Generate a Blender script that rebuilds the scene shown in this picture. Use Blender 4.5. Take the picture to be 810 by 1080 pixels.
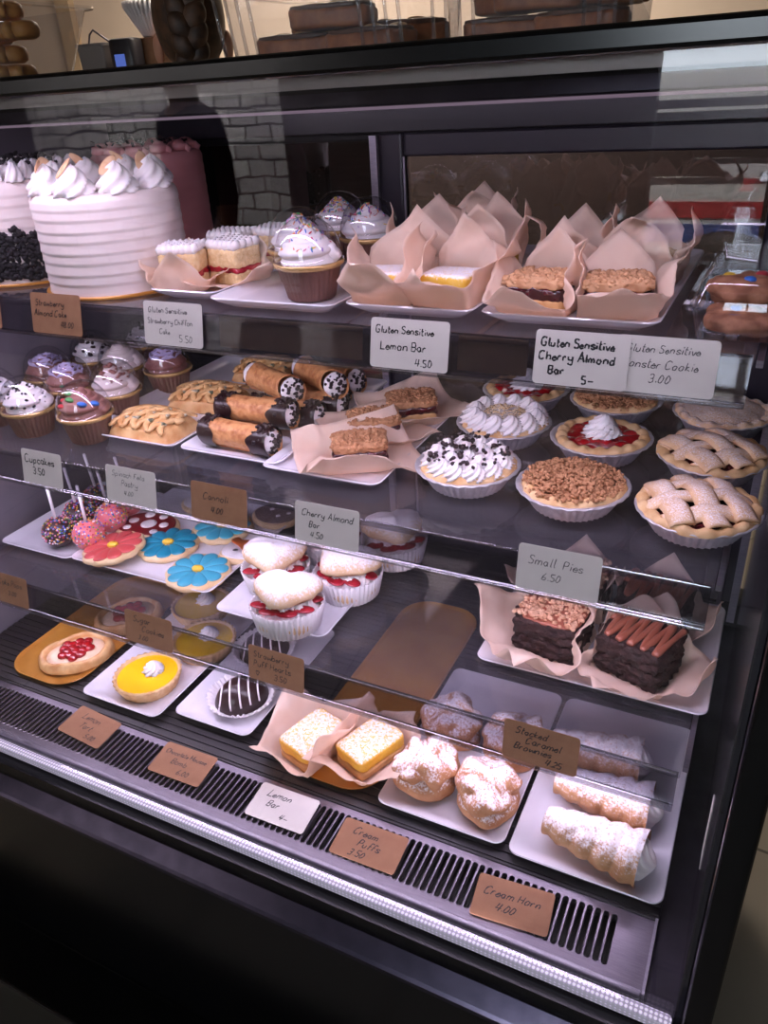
import bpy, math, random
import numpy as np
from mathutils import Matrix, Vector, noise
PI = math.pi
random.seed(7)
S = bpy.context.scene
for o in list(bpy.data.objects):
    bpy.data.objects.remove(o)
COL = S.collection
EYE = 1.50                                   # height of the lens above the floor

# ------------------------------------------------------------------ camera
cam = bpy.data.cameras.new('camera')
cam.sensor_fit = 'HORIZONTAL'; cam.sensor_width = 36.0
cam.lens = 36.0 * 820.6 / 810.0
cam.clip_start = 0.02
cam_o = bpy.data.objects.new('camera', cam); COL.objects.link(cam_o)
right = Vector((0.89665, 0.43926, -0.05545)); fwd = Vector((-0.40990, 0.77626, -0.47895))
fwd.normalize(); up = right.cross(fwd).normalized(); right = fwd.cross(up).normalized()
m = Matrix((right, up, -fwd)).transposed().to_4x4(); m.translation = (0, 0, EYE)
cam_o.matrix_world = m
S.camera = cam_o

# ------------------------------------------------------------------ world, lights, exposure
S.view_settings.view_transform = 'Standard'; S.view_settings.look = 'None'
S.view_settings.gamma = 1.0; S.view_settings.use_curve_mapping = False
S.view_settings.exposure = 0.0
W = bpy.data.worlds.new('world'); S.world = W; W.use_nodes = True
W.node_tree.nodes['Background'].inputs['Color'].default_value = (0.75, 0.80, 0.95, 1)
W.node_tree.nodes['Background'].inputs['Strength'].default_value = 0.012
LED = (1.0, 0.865, 1.15)

def area(name, loc, aim, sx, sy, watts, color=LED, spread=180):
    l = bpy.data.lights.new(name, 'AREA'); l.shape = 'RECTANGLE'; l.size = sx; l.size_y = sy
    l.energy = watts; l.color = color; l.spread = math.radians(spread)
    o = bpy.data.objects.new(name, l); COL.objects.link(o); o.location = loc
    z = -Vector(aim).normalized(); x = Vector((1, 0, 0)); x = (x - z * x.dot(z)).normalized(); y = z.cross(x)
    mm = Matrix((x, y, z)).transposed().to_4x4(); mm.translation = loc; o.matrix_world = mm
    o['kind'] = 'structure'
    return o

area('canopy_light', (-0.58, 0.695, EYE - 0.020), (0, 0.22, -1), 1.12, 0.022, 1.95)
area('shelf_light', (-0.585, 0.722, EYE - 0.270), (0, 0.55, -1), 1.10, 0.012, 1.55)
area('shelf_light', (-0.585, 0.697, EYE - 0.487), (0, 0.55, -1), 1.10, 0.012, 1.35)
area('shelf_light', (-0.585, 0.662, EYE - 0.709), (0, 0.25, -1), 1.10, 0.012, 0.85)
area('gutter_light', (-0.62, 0.5165, EYE - 0.8285), (0, 1, 0.05), 0.95, 0.004, 0.30, (0.95, 0.86, 1.0))
area('room_fill_light', (-2.2, 3.4, 2.70), (0, 0.1, -1), 1.6, 0.8, 100, (1.0, 0.86, 0.72))  # unseen lamp, added to brighten the back wall and the tubs
area('room_fill_light', (-2.9, -1.5, 2.70), (0, -0.9, -1), 1.5, 0.3, 55, (1.0, 0.95, 0.92), 110)  # unseen lamp, added and aimed to lift the brick wall's reflection in the glass
sun = bpy.data.lights.new('sun', 'SUN'); sun.energy = 16.0; sun.angle = .02; sun.color = (1, .95, .88)
sun_o = bpy.data.objects.new('sun', sun); COL.objects.link(sun_o); sun_o.rotation_euler = (math.radians(-38), math.radians(8), 0); sun_o['kind'] = 'structure'

# ------------------------------------------------------------------ mesh collector
def s2l(c):
    return tuple(((v / 255.0) / 12.92 if v / 255.0 <= 0.04045 else ((v / 255.0 + 0.055) / 1.055) ** 2.4) for v in c)

def nz(p, f=1.0, s=0.0):
    return noise.noise(Vector((p[0] * f + s * 3.17, p[1] * f - s * 1.91, p[2] * f + s * 2.3)))

_ICO = {}
def ico(level):
    if level in _ICO: return _ICO[level]
    t = (1 + 5 ** 0.5) / 2
    v = [(-1, t, 0), (1, t, 0), (-1, -t, 0), (1, -t, 0), (0, -1, t), (0, 1, t), (0, -1, -t), (0, 1, -t), (t, 0, -1), (t, 0, 1), (-t, 0, -1), (-t, 0, 1)]
    f = [(0, 11, 5), (0, 5, 1), (0, 1, 7), (0, 7, 10), (0, 10, 11), (1, 5, 9), (5, 11, 4), (11, 10, 2), (10, 7, 6), (7, 1, 8), (3, 9, 4), (3, 4, 2), (3, 2, 6), (3, 6, 8), (3, 8, 9), (4, 9, 5), (2, 4, 11), (6, 2, 10), (8, 6, 7), (9, 8, 1)]
    v = [Vector(p).normalized() for p in v]
    for _ in range(level):
        c = {}; nf = []
        def mid(a, b):
            k = (min(a, b), max(a, b))
            if k not in c:
                c[k] = len(v); v.append(((v[a] + v[b]) / 2).normalized())
            return c[k]
        for a, b, d in f:
            x, y, z = mid(a, b), mid(b, d), mid(d, a)
            nf += [(a, x, z), (b, y, x), (d, z, y), (x, y, z)]
        f = nf
    _ICO[level] = (np.array([tuple(p) for p in v]), f)
    return _ICO[level]

_CUB = {}
def cubegrid(n):
    if n in _CUB: return _CUB[n]
    idx = {}; V = []; F = []
    def vid(p):
        k = tuple(round(c * 1000) for c in p)
        if k not in idx:
            idx[k] = len(V); V.append(p)
        return idx[k]
    for ax in range(3):
        for sg in (-1, 1):
            for i in range(n):
                for j in range(n):
                    q = []
                    for (di, dj) in ((0, 0), (1, 0), (1, 1), (0, 1)):
                        a = -1 + 2 * (i + di) / n; b = -1 + 2 * (j + dj) / n
                        p = [0, 0, 0]; p[ax] = sg; p[(ax + 1) % 3] = a; p[(ax + 2) % 3] = b
                        q.append(vid(tuple(p)))
                    F.append(tuple(q) if sg > 0 else tuple(reversed(q)))
    _CUB[n] = (np.array(V, float), F)
    return _CUB[n]

def rotm(rx=0, ry=0, rz=0):
    from mathutils import Euler
    return np.array(Euler((rx, ry, rz)).to_matrix())

def rround(hw, hd, r, z, n=5):
    p = []
    for (cx, cy, a0) in ((hw - r, hd - r, 0), (-hw + r, hd - r, 90), (-hw + r, -hd + r, 180), (hw - r, -hd + r, 270)):
        for i in range(n + 1):
            a = math.radians(a0 + 90 * i / n)
            p.append((cx + r * math.cos(a), cy + r * math.sin(a), z))
    return p

class MB:
    def __init__(s): s.v = []; s.f = []; s.n = 0
    def add(s, v, f):
        v = np.asarray(v, float).reshape(-1, 3)
        k = s.n; s.v.append(v); s.f += [tuple(i + k for i in q) for q in f]; s.n += len(v); return s
    def grid(s, P, cu=False, cv=False):
        P = np.asarray(P, float); nu, nv = P.shape[:2]; f = []
        for i in range(nu if cu else nu - 1):
            for j in range(nv if cv else nv - 1):
                a, b = i, (i + 1) % nu; c, d = j, (j + 1) % nv
                f.append((a * nv + c, b * nv + c, b * nv + d, a * nv + d))
        return s.add(P.reshape(-1, 3), f)
    def loft(s, rings, cap0=True, cap1=True):
        P = np.array(rings, float); n = P.shape[1]; k = len(rings); f = []
        for i in range(k - 1):
            for j in range(n):
                j2 = (j + 1) % n
                f.append((i * n + j, i * n + j2, (i + 1) * n + j2, (i + 1) * n + j))
        if cap0: f.append(tuple(reversed(range(n))))
        if cap1: f.append(tuple(range((k - 1) * n, k * n)))
        return s.add(P.reshape(-1, 3), f)
    def lathe(s, prof, seg=40, c=(0, 0, 0), fn=None, cap0=False, cap1=False, sx=1, sy=1):
        rings = []
        for i, (r, z) in enumerate(prof):
            q = []
            for j in range(seg):
                a = 2 * PI * j / seg; rr, zz = (r, z) if fn is None else fn(r, z, a, i)
                q.append((c[0] + rr * math.cos(a) * sx, c[1] + rr * math.sin(a) * sy, c[2] + zz))
            rings.append(q)
        return s.loft(rings, cap0, cap1)
    def box(s, lo, hi):
        x0, y0, z0 = lo; x1, y1, z1 = hi
        v = [(x0, y0, z0), (x1, y0, z0), (x1, y1, z0), (x0, y1, z0), (x0, y0, z1), (x1, y0, z1), (x1, y1, z1), (x0, y1, z1)]
        return s.add(v, [(3, 2, 1, 0), (4, 5, 6, 7), (0, 1, 5, 4), (1, 2, 6, 5), (2, 3, 7, 6), (3, 0, 4, 7)])
    def rbox(s, lo, hi, b=0.003):
        x0, y0, z0 = lo; x1, y1, z1 = hi; cx, cy = (x0 + x1) / 2, (y0 + y1) / 2; hw, hd = (x1 - x0) / 2, (y1 - y0) / 2
        R = []
        for (ins, z) in ((b, z0), (b * .3, z0 + b * .3), (0, z0 + b), (0, z1 - b), (b * .3, z1 - b * .3), (b, z1)):
            R.append([(cx + p[0], cy + p[1], z) for p in rround(hw - ins, hd - ins, max(b - ins, 1e-4) + b, 0, 3)])
        return s.loft(R)
    def soft(s, c, h, k=6, n=8, amp=0.0, freq=30, seed=0, R=None, fn=None):
        V, F = cubegrid(n)
        L = (np.abs(V) ** k).sum(1) ** (1.0 / k)
        P = V / L[:, None]
        Q = P * np.array(h)
        if amp:
            for i in range(len(Q)):
                d = amp * nz(Q[i] + np.array(c), freq, seed)
                Q[i] += P[i] * d
        if fn is not None: Q = np.array([fn(q) for q in Q])
        if R is not None: Q = Q @ R.T
        return s.add(Q + np.array(c), F)
    def ball(s, c, r, level=1, sc=(1, 1, 1), R=None, amp=0.0, freq=60, seed=0):
        V, F = ico(level); Q = V.copy()
        if amp:
            for i in range(len(Q)): Q[i] = Q[i] * (1 + amp * nz(Q[i], freq, seed))
        Q = Q * r * np.array(sc)
        if R is not None: Q = Q @ R.T
        return s.add(Q + np.array(c), F)
    def tube(s, pts, rad, seg=8, lobes=0, lamp=0.0, twist=0.0, caps=True, flat=1.0, upv=(0, 0, 1)):
        pts = [Vector(p) for p in pts]; n = len(pts)
        if not hasattr(rad, '__len__'): rad = [rad] * n
        rings = []
        for i in range(n):
            t = (pts[min(i + 1, n - 1)] - pts[max(i - 1, 0)])
            t = t.normalized() if t.length > 1e-9 else Vector((0, 0, 1))
            u = Vector(upv)
            if abs(t.dot(u)) > .95: u = Vector((1, 0.01, 0))
            x = t.cross(u).normalized(); y = x.cross(t)
            q = []
            for j in range(seg):
                a = 2 * PI * j / seg; r = rad[i] * (1 + lamp * math.cos(lobes * a)); b = a + twist * i
                q.append(tuple(pts[i] + x * (r * math.cos(b)) + y * (r * flat * math.sin(b))))
            rings.append(q)
        rings = [list(reversed(r)) for r in rings]
        return s.loft(rings, caps, caps)
    def crumbs(s, pts, size, sz=(.6, 1.4), squash=.8):
        V, F = ico(0)
        for p in pts:
            r = size * random.uniform(*sz)
            J = V * np.array([random.uniform(.7, 1.25), random.uniform(.7, 1.25), squash * random.uniform(.7, 1.25)]) * r
            J = J * (1 + np.random.uniform(-.18, .18, (len(V), 1)))
            s.add(J @ rotm(random.uniform(-.6, .6), random.uniform(-.6, .6), random.uniform(0, 6)).T + np.array(p), F)
        return s
    def dollop(s, c, r, h, lobes=7, twist=1.5, amp=.16, tip=.0, seg=28, n=11, bulge=.65):
        rings = []
        for i in range(n):
            t = i / (n - 1.0)
            rr = r * max((1 - t) ** bulge, .02) * (1 - .18 * (1 - t) ** 6)
            q = []
            for j in range(seg):
                a = 2 * PI * j / seg
                k = rr * (1 + amp * math.cos(lobes * a - twist * t * lobes))
                q.append((c[0] + k * math.cos(a) + tip * t * t, c[1] + k * math.sin(a), c[2] + h * t))
            rings.append(q)
        return s.loft(rings)
    def xform(s, R=None, t=(0, 0, 0)):
        for i in range(len(s.v)):
            v = s.v[i]
            if R is not None: v = v @ np.asarray(R).T
            s.v[i] = v + np.array(t)
        return s
    def build(s, name, mat, parent=None, smooth=True, angle=None):
        me = bpy.data.meshes.new(name)
        V = np.concatenate(s.v) if s.v else np.zeros((0, 3))
        me.from_pydata(V.tolist(), [], s.f); me.update()
        if smooth and len(me.polygons):
            me.polygons.foreach_set('use_smooth', [True] * len(me.polygons))
            if angle: me.set_sharp_from_angle(angle=math.radians(angle))
        me.materials.append(mat)
        o = bpy.data.objects.new(name, me); COL.objects.link(o)
        if parent is not None: o.parent = parent
        return o

def tag(o, label=None, cat=None, group=None, kind=None):
    if label: o['label'] = label
    if cat: o['category'] = cat
    if group: o['group'] = group
    if kind: o['kind'] = kind
    return o

def thing(name, label, cat, loc=(0, 0, 0), rz=0.0, group=None):
    o = bpy.data.objects.new(name, None); COL.objects.link(o); o.empty_display_size = .02
    o.location = loc; o.rotation_euler = (0, 0, rz)
    return tag(o, label, cat, group)

def dup(src, loc, rz, label, group=None):
    r = src.copy(); COL.objects.link(r); r.location = loc; r.rotation_euler = (src.rotation_euler[0], src.rotation_euler[1], rz); r['label'] = label
    if group: r['group'] = group
    for ch in list(src.children):
        c = ch.copy(); COL.objects.link(c); c.parent = r
        for g in list(ch.children):
            d = g.copy(); COL.objects.link(d); d.parent = c
    return r

# ------------------------------------------------------------------ materials
def mat(name, c1, c2=None, scale=30, rough=.55, metal=0, bump=0, bscale=None, sss=0, coat=0, spec=.5, powder=0, pscale=160, detail=4, lo=.35, hi=.65, aniso=None, trans=0, pcol=(246, 240, 244)):
    M = bpy.data.materials.new(name); M.use_nodes = True; N = M.node_tree.nodes; L = M.node_tree.links
    b = N['Principled BSDF']; b.inputs['Roughness'].default_value = rough; b.inputs['Metallic'].default_value = metal
    b.inputs['Specular IOR Level'].default_value = spec
    if coat: b.inputs['Coat Weight'].default_value = coat; b.inputs['Coat Roughness'].default_value = .08
    if sss:
        b.inputs['Subsurface Weight'].default_value = sss; b.inputs['Subsurface Radius'].default_value = (.006, .004, .003); b.inputs['Subsurface Scale'].default_value = 1.0
    col = s2l(c1) + (1,)
    b.inputs['Base Color'].default_value = col
    tc = N.new('ShaderNodeTexCoord'); vec = tc.outputs['Object']
    if aniso:
        mp = N.new('ShaderNodeMapping'); mp.inputs['Scale'].default_value = aniso; L.new(vec, mp.inputs['Vector']); vec = mp.outputs['Vector']
    out = None
    if c2 is not None:
        n = N.new('ShaderNodeTexNoise'); n.inputs['Scale'].default_value = scale; n.inputs['Detail'].default_value = detail; L.new(vec, n.inputs['Vector'])
        r = N.new('ShaderNodeValToRGB'); r.color_ramp.elements[0].position = lo; r.color_ramp.elements[1].position = hi
        r.color_ramp.elements[0].color = col; r.color_ramp.elements[1].color = s2l(c2) + (1,)
        L.new(n.outputs['Fac'], r.inputs['Fac']); out = r.outputs['Color']
    if powder:
        n = N.new('ShaderNodeTexNoise'); n.inputs['Scale'].default_value = pscale; n.inputs['Detail'].default_value = 6; n.inputs['Roughness'].default_value = .7; L.new(tc.outputs['Object'], n.inputs['Vector'])
        sp = N.new('ShaderNodeSeparateXYZ'); L.new(tc.outputs['Normal'], sp.inputs[0])
        a = N.new('ShaderNodeMath'); a.operation = 'MULTIPLY_ADD'; L.new(sp.outputs['Z'], a.inputs[0]); a.inputs[1].default_value = .32; L.new(n.outputs['Fac'], a.inputs[2])
        r = N.new('ShaderNodeValToRGB'); r.color_ramp.elements[0].position = min(.88 - powder * .3, .97); r.color_ramp.elements[1].position = min(1.02 - powder * .25, 1.0)
        L.new(a.outputs[0], r.inputs['Fac'])
        mx = N.new('ShaderNodeMix'); mx.data_type = 'RGBA'; L.new(r.outputs['Color'], mx.inputs['Factor'])
        if out is not None: L.new(out, mx.inputs['A'])
        else: mx.inputs['A'].default_value = col
        mx.inputs['B'].default_value = s2l(pcol) + (1,); out = mx.outputs['Result']
    if out is not None: L.new(out, b.inputs['Base Color'])
    if bump:
        n = N.new('ShaderNodeTexNoise'); n.inputs['Scale'].default_value = bscale or scale * 2; n.inputs['Detail'].default_value = 5; L.new(vec, n.inputs['Vector'])
        bp = N.new('ShaderNodeBump'); bp.inputs['Strength'].default_value = min(bump, 1); bp.inputs['Distance'].default_value = .002 * max(bump, 1); L.new(n.outputs['Fac'], bp.inputs['Height']); L.new(bp.outputs['Normal'], b.inputs['Normal'])
    if trans:
        t = N.new('ShaderNodeBsdfTranslucent'); t.inputs['Color'].default_value = col; ms = N.new('ShaderNodeMixShader'); ms.inputs[0].default_value = trans
        L.new(b.outputs[0], ms.inputs[1]); L.new(t.outputs[0], ms.inputs[2]); L.new(ms.outputs[0], N['Material Output'].inputs['Surface'])
    return M

def clear(name, tint=(1, 1, 1), ior=1.5, rough=0.0, boost=0.0, haze=0.0, hazecol=(.6, .6, .62)):
    M = bpy.data.materials.new(name); M.use_nodes = True; N = M.node_tree.nodes; L = M.node_tree.links
    N.remove(N['Principled BSDF'])
    t = N.new('ShaderNodeBsdfTransparent'); t.inputs['Color'].default_value = (*tint, 1)
    g = N.new('ShaderNodeBsdfGlossy'); g.inputs['Roughness'].default_value = rough
    f0 = ((ior - 1) / (ior + 1)) ** 2
    f = N.new('ShaderNodeLayerWeight'); f.inputs['Blend'].default_value = .5
    pw = N.new('ShaderNodeMath'); pw.operation = 'POWER'; L.new(f.outputs['Facing'], pw.inputs[0]); pw.inputs[1].default_value = 5
    ma = N.new('ShaderNodeMath'); ma.operation = 'MULTIPLY_ADD'; L.new(pw.outputs[0], ma.inputs[0]); ma.inputs[1].default_value = 1 - f0; ma.inputs[2].default_value = f0
    fac = ma.outputs[0]
    if boost:
        a = N.new('ShaderNodeMath'); a.operation = 'ADD'; a.use_clamp = True; L.new(fac, a.inputs[0]); a.inputs[1].default_value = boost; fac = a.outputs[0]
    first = t.outputs[0]
    if haze:
        d = N.new('ShaderNodeBsdfDiffuse'); d.inputs['Color'].default_value = (*hazecol, 1)
        m0 = N.new('ShaderNodeMixShader'); m0.inputs[0].default_value = haze; L.new(t.outputs[0], m0.inputs[1]); L.new(d.outputs[0], m0.inputs[2]); first = m0.outputs[0]
    ms = N.new('ShaderNodeMixShader'); L.new(fac, ms.inputs[0]); L.new(first, ms.inputs[1]); L.new(g.outputs[0], ms.inputs[2])
    L.new(ms.outputs[0], N['Material Output'].inputs['Surface'])
    return M

def emit(name, c, strength):
    M = bpy.data.materials.new(name); M.use_nodes = True; N = M.node_tree.nodes; L = M.node_tree.links
    N.remove(N['Principled BSDF']); e = N.new('ShaderNodeEmission'); e.inputs['Color'].default_value = (*c, 1); e.inputs['Strength'].default_value = strength
    L.new(e.outputs[0], N['Material Output'].inputs['Surface']); return M

K = {}
K['black'] = mat('black_lacquer', (7, 7, 9), rough=.22, spec=.5)
K['blackmatt'] = mat('black_matt', (9, 9, 11), (14, 13, 16), 8, rough=.6)
K['steel'] = mat('brushed_steel', (176, 170, 180), (150, 145, 156), 60, rough=.33, metal=.9, aniso=(1, 30, 30))
K['grille'] = mat('grille_steel', (128, 120, 130), (108, 102, 112), 60, rough=.33, metal=.9, aniso=(1, 30, 30))
K['alu'] = mat('aluminium', (132, 124, 118), (124, 116, 110), 30, rough=.45, metal=.3)
K['dkmetal'] = mat('dark_metal', (70, 66, 76), (58, 55, 64), 30, rough=.3, metal=.8)
K['innerwall'] = mat('inner_wall', (118, 112, 120), (104, 99, 108), 12, rough=.45)
K['sidewall'] = mat('side_wall', (46, 43, 50), (38, 36, 42), 12, rough=.12, spec=.6)
K['deck'] = mat('deck_slats', (40, 35, 40), (24, 21, 25), 14, rough=.4, aniso=(1.5, 30, 1))
K['glass'] = clear('front_glass', (.97, .965, .98), 1.45)
K['shelfglass'] = clear('shelf_glass', (.87, .87, .90), 1.5, haze=.045, hazecol=(.55, .52, .58))
K['rail'] = clear('rail_plastic', (.66, .65, .69), 1.5, rough=.03, haze=.08, hazecol=(.16, .14, .16))
K['clearlip'] = clear('clear_lip', (.85, .85, .88), 1.6, rough=.1, boost=.25)
K['dome'] = clear('dome_plastic', (.965, .965, .98), 1.85, rough=.02)
K['tub'] = clear('tub_plastic', (.93, .93, .95), 1.75, rough=.03, boost=.05, haze=.09, hazecol=(.7, .68, .7))
K['cup'] = clear('cup_plastic', (.80, .72, .62), 1.5, boost=.06)
K['plate'] = mat('white_ceramic', (232, 229, 236), (226, 223, 231), 6, rough=.16, coat=.4)
K['board'] = mat('gold_board', (206, 146, 62), (190, 128, 50), 18, rough=.3, metal=.15)
K['paper'] = mat('parchment', (250, 231, 216), (243, 218, 200), 45, rough=.75, bump=.12, bscale=90, trans=.5)
K['wpaper'] = mat('white_paper_cup', (238, 232, 234), rough=.7, trans=.15)
K['brcard'] = mat('brown_card', (168, 122, 90), (158, 112, 82), 60, rough=.8)
K['whcard'] = mat('white_card', (226, 219, 212), (221, 213, 207), 40, rough=.6)
K['ink'] = mat('ink', (18, 16, 22), rough=.5)
K['pencil'] = mat('pen_grey', (74, 68, 72), rough=.6)
K['faint'] = mat('pen_faint', (140, 132, 132), rough=.6)
K['foil'] = mat('foil', (226, 224, 230), (206, 204, 212), 120, rough=.36, metal=.62, bump=.25, bscale=200)
K['crust'] = mat('pie_crust', (226, 190, 142), (204, 158, 104), 55, rough=.65, bump=.4, bscale=150)
K['crumb'] = mat('streusel', (190, 140, 100), (158, 108, 72), 90, rough=.8, bump=.5, bscale=260)
K['crumbpale'] = mat('pale_streusel', (214, 168, 128), (188, 136, 96), 80, rough=.8, bump=.5, bscale=260)
K['sugarcrust'] = mat('sugared_crust', (230, 194, 156), (214, 172, 130), 50, rough=.6, bump=.5, bscale=220, powder=.42, pscale=600)
K['cream'] = mat('whipped_cream', (238, 230, 230), rough=.5, sss=.15)
K['frost'] = mat('white_frosting', (226, 210, 206), rough=.5, sss=.1)
K['pinkfrost'] = mat('pink_frosting', (212, 148, 148), (204, 138, 140), 20, rough=.5, sss=.1)
K['brownfrost'] = mat('brown_frosting', (150, 100, 92), (140, 90, 84), 30, rough=.5, sss=.1)
K['lilac'] = mat('lilac_petals', (206, 196, 228), (188, 176, 218), 90, rough=.6)
K['green'] = mat('green_icing', (52, 120, 84), rough=.5)
K['choc'] = mat('dark_chocolate', (46, 26, 26), (38, 20, 22), 30, rough=.3)
K['chip'] = mat('chocolate_chip', (44, 26, 28), (34, 20, 22), 60, rough=.35)
K['cookiecrumb'] = mat('black_cookie_crumb', (34, 28, 32), (24, 20, 24), 60, rough=.8)
K['cherry'] = mat('cherry_glaze', (178, 16, 28), (140, 6, 18), 60, rough=.1, coat=1, sss=.1)
K['darkberry'] = mat('dark_berry', (78, 10, 24), (50, 6, 18), 60, rough=.15, coat=.6)
K['lemon'] = mat('lemon_curd', (246, 200, 30), (240, 190, 20), 20, rough=.12, coat=.6, sss=.15)
K['lemonbar'] = mat('lemon_bar_top', (240, 196, 74), (228, 172, 52), 60, rough=.5, powder=.52, pscale=330, bump=.3, bscale=200)
K['gslemon'] = mat('gs_lemon_top', (240, 200, 90), (228, 180, 60), 60, rough=.5, powder=.9, pscale=300)
K['short'] = mat('shortbread', (222, 178, 122), (204, 156, 100), 70, rough=.75, bump=.4, bscale=200)
K['sponge'] = mat('sponge', (236, 206, 158), (216, 176, 122), 220, rough=.85, bump=.8, bscale=240, lo=.4, hi=.75)
K['jam'] = mat('red_jam', (176, 34, 52), (140, 18, 36), 90, rough=.25, coat=.4)
K['pastry'] = mat('puff_pastry', (236, 194, 136), (208, 150, 90), 45, rough=.5, bump=.6, bscale=110, coat=.15)
K['pastrypow'] = mat('sugared_pastry', (208, 162, 118), (178, 126, 82), 45, rough=.6, bump=.6, bscale=110, powder=.88, pscale=360)
K['puffpow'] = mat('sugared_puff', (200, 146, 102), (166, 110, 70), 45, rough=.6, bump=.6, bscale=90, powder=.74, pscale=330)
K['heartpow'] = mat('sugared_heart', (232, 202, 164), (218, 180, 136), 45, rough=.65, bump=.4, bscale=110, powder=.98, pscale=340)
K['cannoli'] = mat('cannoli_shell', (212, 152, 98), (160, 92, 48), 75, rough=.5, bump=1.3, bscale=120, lo=.42, hi=.7)
K['filling'] = mat('spinach_filling', (214, 204, 176), (92, 98, 72), 140, rough=.7, bump=.4, bscale=200, lo=.42, hi=.6)
K['brownie'] = mat('brownie', (66, 40, 36), (42, 24, 22), 120, rough=.8, bump=2.2, bscale=230)
K['caramel'] = mat('caramel_icing', (168, 98, 76), (156, 88, 68), 40, rough=.35, coat=.2)
K['nut'] = mat('chopped_nuts', (222, 178, 146), (196, 142, 108), 70, rough=.6)
K['almond'] = mat('almond', (222, 180, 140), (200, 152, 110), 60, rough=.6)
K['liner'] = mat('brown_cup_paper', (112, 74, 62), (98, 62, 52), 40, rough=.6)
K['goldrim'] = mat('gold_rim', (214, 176, 120), (196, 158, 100), 60, rough=.25, metal=.5)
K['bisc'] = mat('sugar_cookie', (236, 208, 166), (224, 190, 142), 40, rough=.7, bump=.2, bscale=160)
def icing(n, c): return mat(n, c, tuple(max(v - 8, 0) for v in c), 25, rough=.35, coat=.15)
K['iblue'] = icing('blue_icing', (76, 172, 196)); K['iblue2'] = icing('teal_icing', (44, 148, 176)); K['ired'] = icing('coral_icing', (206, 84, 84)); K['imaroon'] = icing('maroon_icing', (128, 22, 34))
K['iwhite'] = icing('white_icing', (240, 232, 234)); K['iyellow'] = icing('yellow_icing', (240, 196, 64)); K['iorange'] = icing('orange_icing', (196, 104, 56)); K['igrey'] = icing('taupe_icing', (142, 120, 116)); K['iblack'] = icing('black_icing', (40, 34, 38))
K['popbrown'] = icing('pop_chocolate', (64, 38, 42)); K['poppink'] = icing('pop_pink', (232, 122, 128))
K['stick'] = mat('paper_stick', (240, 236, 240), rough=.5)
for k, c in dict(red=(200, 50, 60), blue=(56, 116, 206), yellow=(240, 200, 70), white=(244, 240, 244), purple=(150, 110, 200), orange=(240, 140, 70), green=(84, 160, 90), pink=(240, 150, 180)).items():
    K['sp_' + k] = mat('sprinkle_' + k, c, rough=.35)
K['skin'] = mat('skin', (206, 150, 124), (196, 138, 114), 12, rough=.55, sss=.1)
K['hair'] = mat('brown_hair', (84, 56, 38), (44, 28, 20), 40, rough=.55, bump=.35, bscale=60)
K['cloth'] = mat('dark_shirt', (40, 38, 44), (32, 30, 36), 30, rough=.9)
K['denim'] = mat('dark_trousers', (32, 34, 44), (26, 28, 36), 40, rough=.9)
K['wood'] = mat('brown_wood', (120, 84, 58), (96, 64, 44), 14, rough=.5, aniso=(1, 1, 12))

# ------------------------------------------------------------------ the room
def struct(name, mb, m, smooth=False):
    return tag(mb.build(name, m, None, smooth), kind='structure')

def tilemat():
    M = mat('floor_tiles', (150, 142, 130), (138, 130, 118), 6, rough=.45); N = M.node_tree.nodes; L = M.node_tree.links
    br = N.new('ShaderNodeTexBrick'); br.offset = 0; br.inputs['Scale'].default_value = 1; br.inputs['Brick Width'].default_value = .45; br.inputs['Row Height'].default_value = .45; br.inputs['Mortar Size'].default_value = .004
    br.inputs['Color1'].default_value = s2l((150, 142, 130)) + (1,); br.inputs['Color2'].default_value = s2l((144, 136, 124)) + (1,); br.inputs['Mortar'].default_value = s2l((90, 84, 78)) + (1,)
    tc = N.new('ShaderNodeTexCoord'); mp = N.new('ShaderNodeMapping'); mp.inputs['Rotation'].default_value = (0, 0, .1); L.new(tc.outputs['Object'], mp.inputs[0]); L.new(mp.outputs[0], br.inputs['Vector']); L.new(br.outputs['Color'], N['Principled BSDF'].inputs['Base Color']); return M
def brickmat():
    M = mat('painted_brick', (200, 198, 200), rough=.8); N = M.node_tree.nodes; L = M.node_tree.links
    br = N.new('ShaderNodeTexBrick'); br.inputs['Scale'].default_value = 1; br.inputs['Brick Width'].default_value = .15; br.inputs['Row Height'].default_value = .075; br.inputs['Mortar Size'].default_value = .006; br.inputs['Mortar Smooth'].default_value = .3; br.inputs['Bias'].default_value = -.2
    br.inputs['Color1'].default_value = s2l((216, 214, 216)) + (1,); br.inputs['Color2'].default_value = s2l((170, 168, 174)) + (1,); br.inputs['Mortar'].default_value = s2l((60, 56, 60)) + (1,)
    tc = N.new('ShaderNodeTexCoord'); mp = N.new('ShaderNodeMapping'); mp.inputs['Rotation'].default_value = (PI / 2, 0, 0); L.new(tc.outputs['Object'], mp.inputs[0])
    no = N.new('ShaderNodeTexNoise'); no.inputs['Scale'].default_value = 7; L.new(tc.outputs['Object'], no.inputs['Vector'])
    ad = N.new('ShaderNodeMix'); ad.data_type = 'VECTOR'; ad.inputs['Factor'].default_value = .05; L.new(mp.outputs[0], ad.inputs['A']); L.new(no.outputs['Color'], ad.inputs['B'])
    L.new(ad.outputs['Result'], br.inputs['Vector']); L.new(br.outputs['Color'], N['Principled BSDF'].inputs['Base Color'])
    bp = N.new('ShaderNodeBump'); bp.inputs['Strength'].default_value = .6; L.new(br.outputs['Fac'], bp.inputs['Height']); bp.invert = True; L.new(bp.outputs[0], N['Principled BSDF'].inputs['Normal']); return M
K['wallpaint'] = mat('beige_wall', (214, 196, 178), (208, 190, 172), 3, rough=.8)
K['ceil'] = mat('ceiling_paint', (120, 112, 108), rough=.9)
struct('floor', MB().box((-6, -2.6, -.1), (3.6, 4.7, 0)), tilemat())
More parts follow.
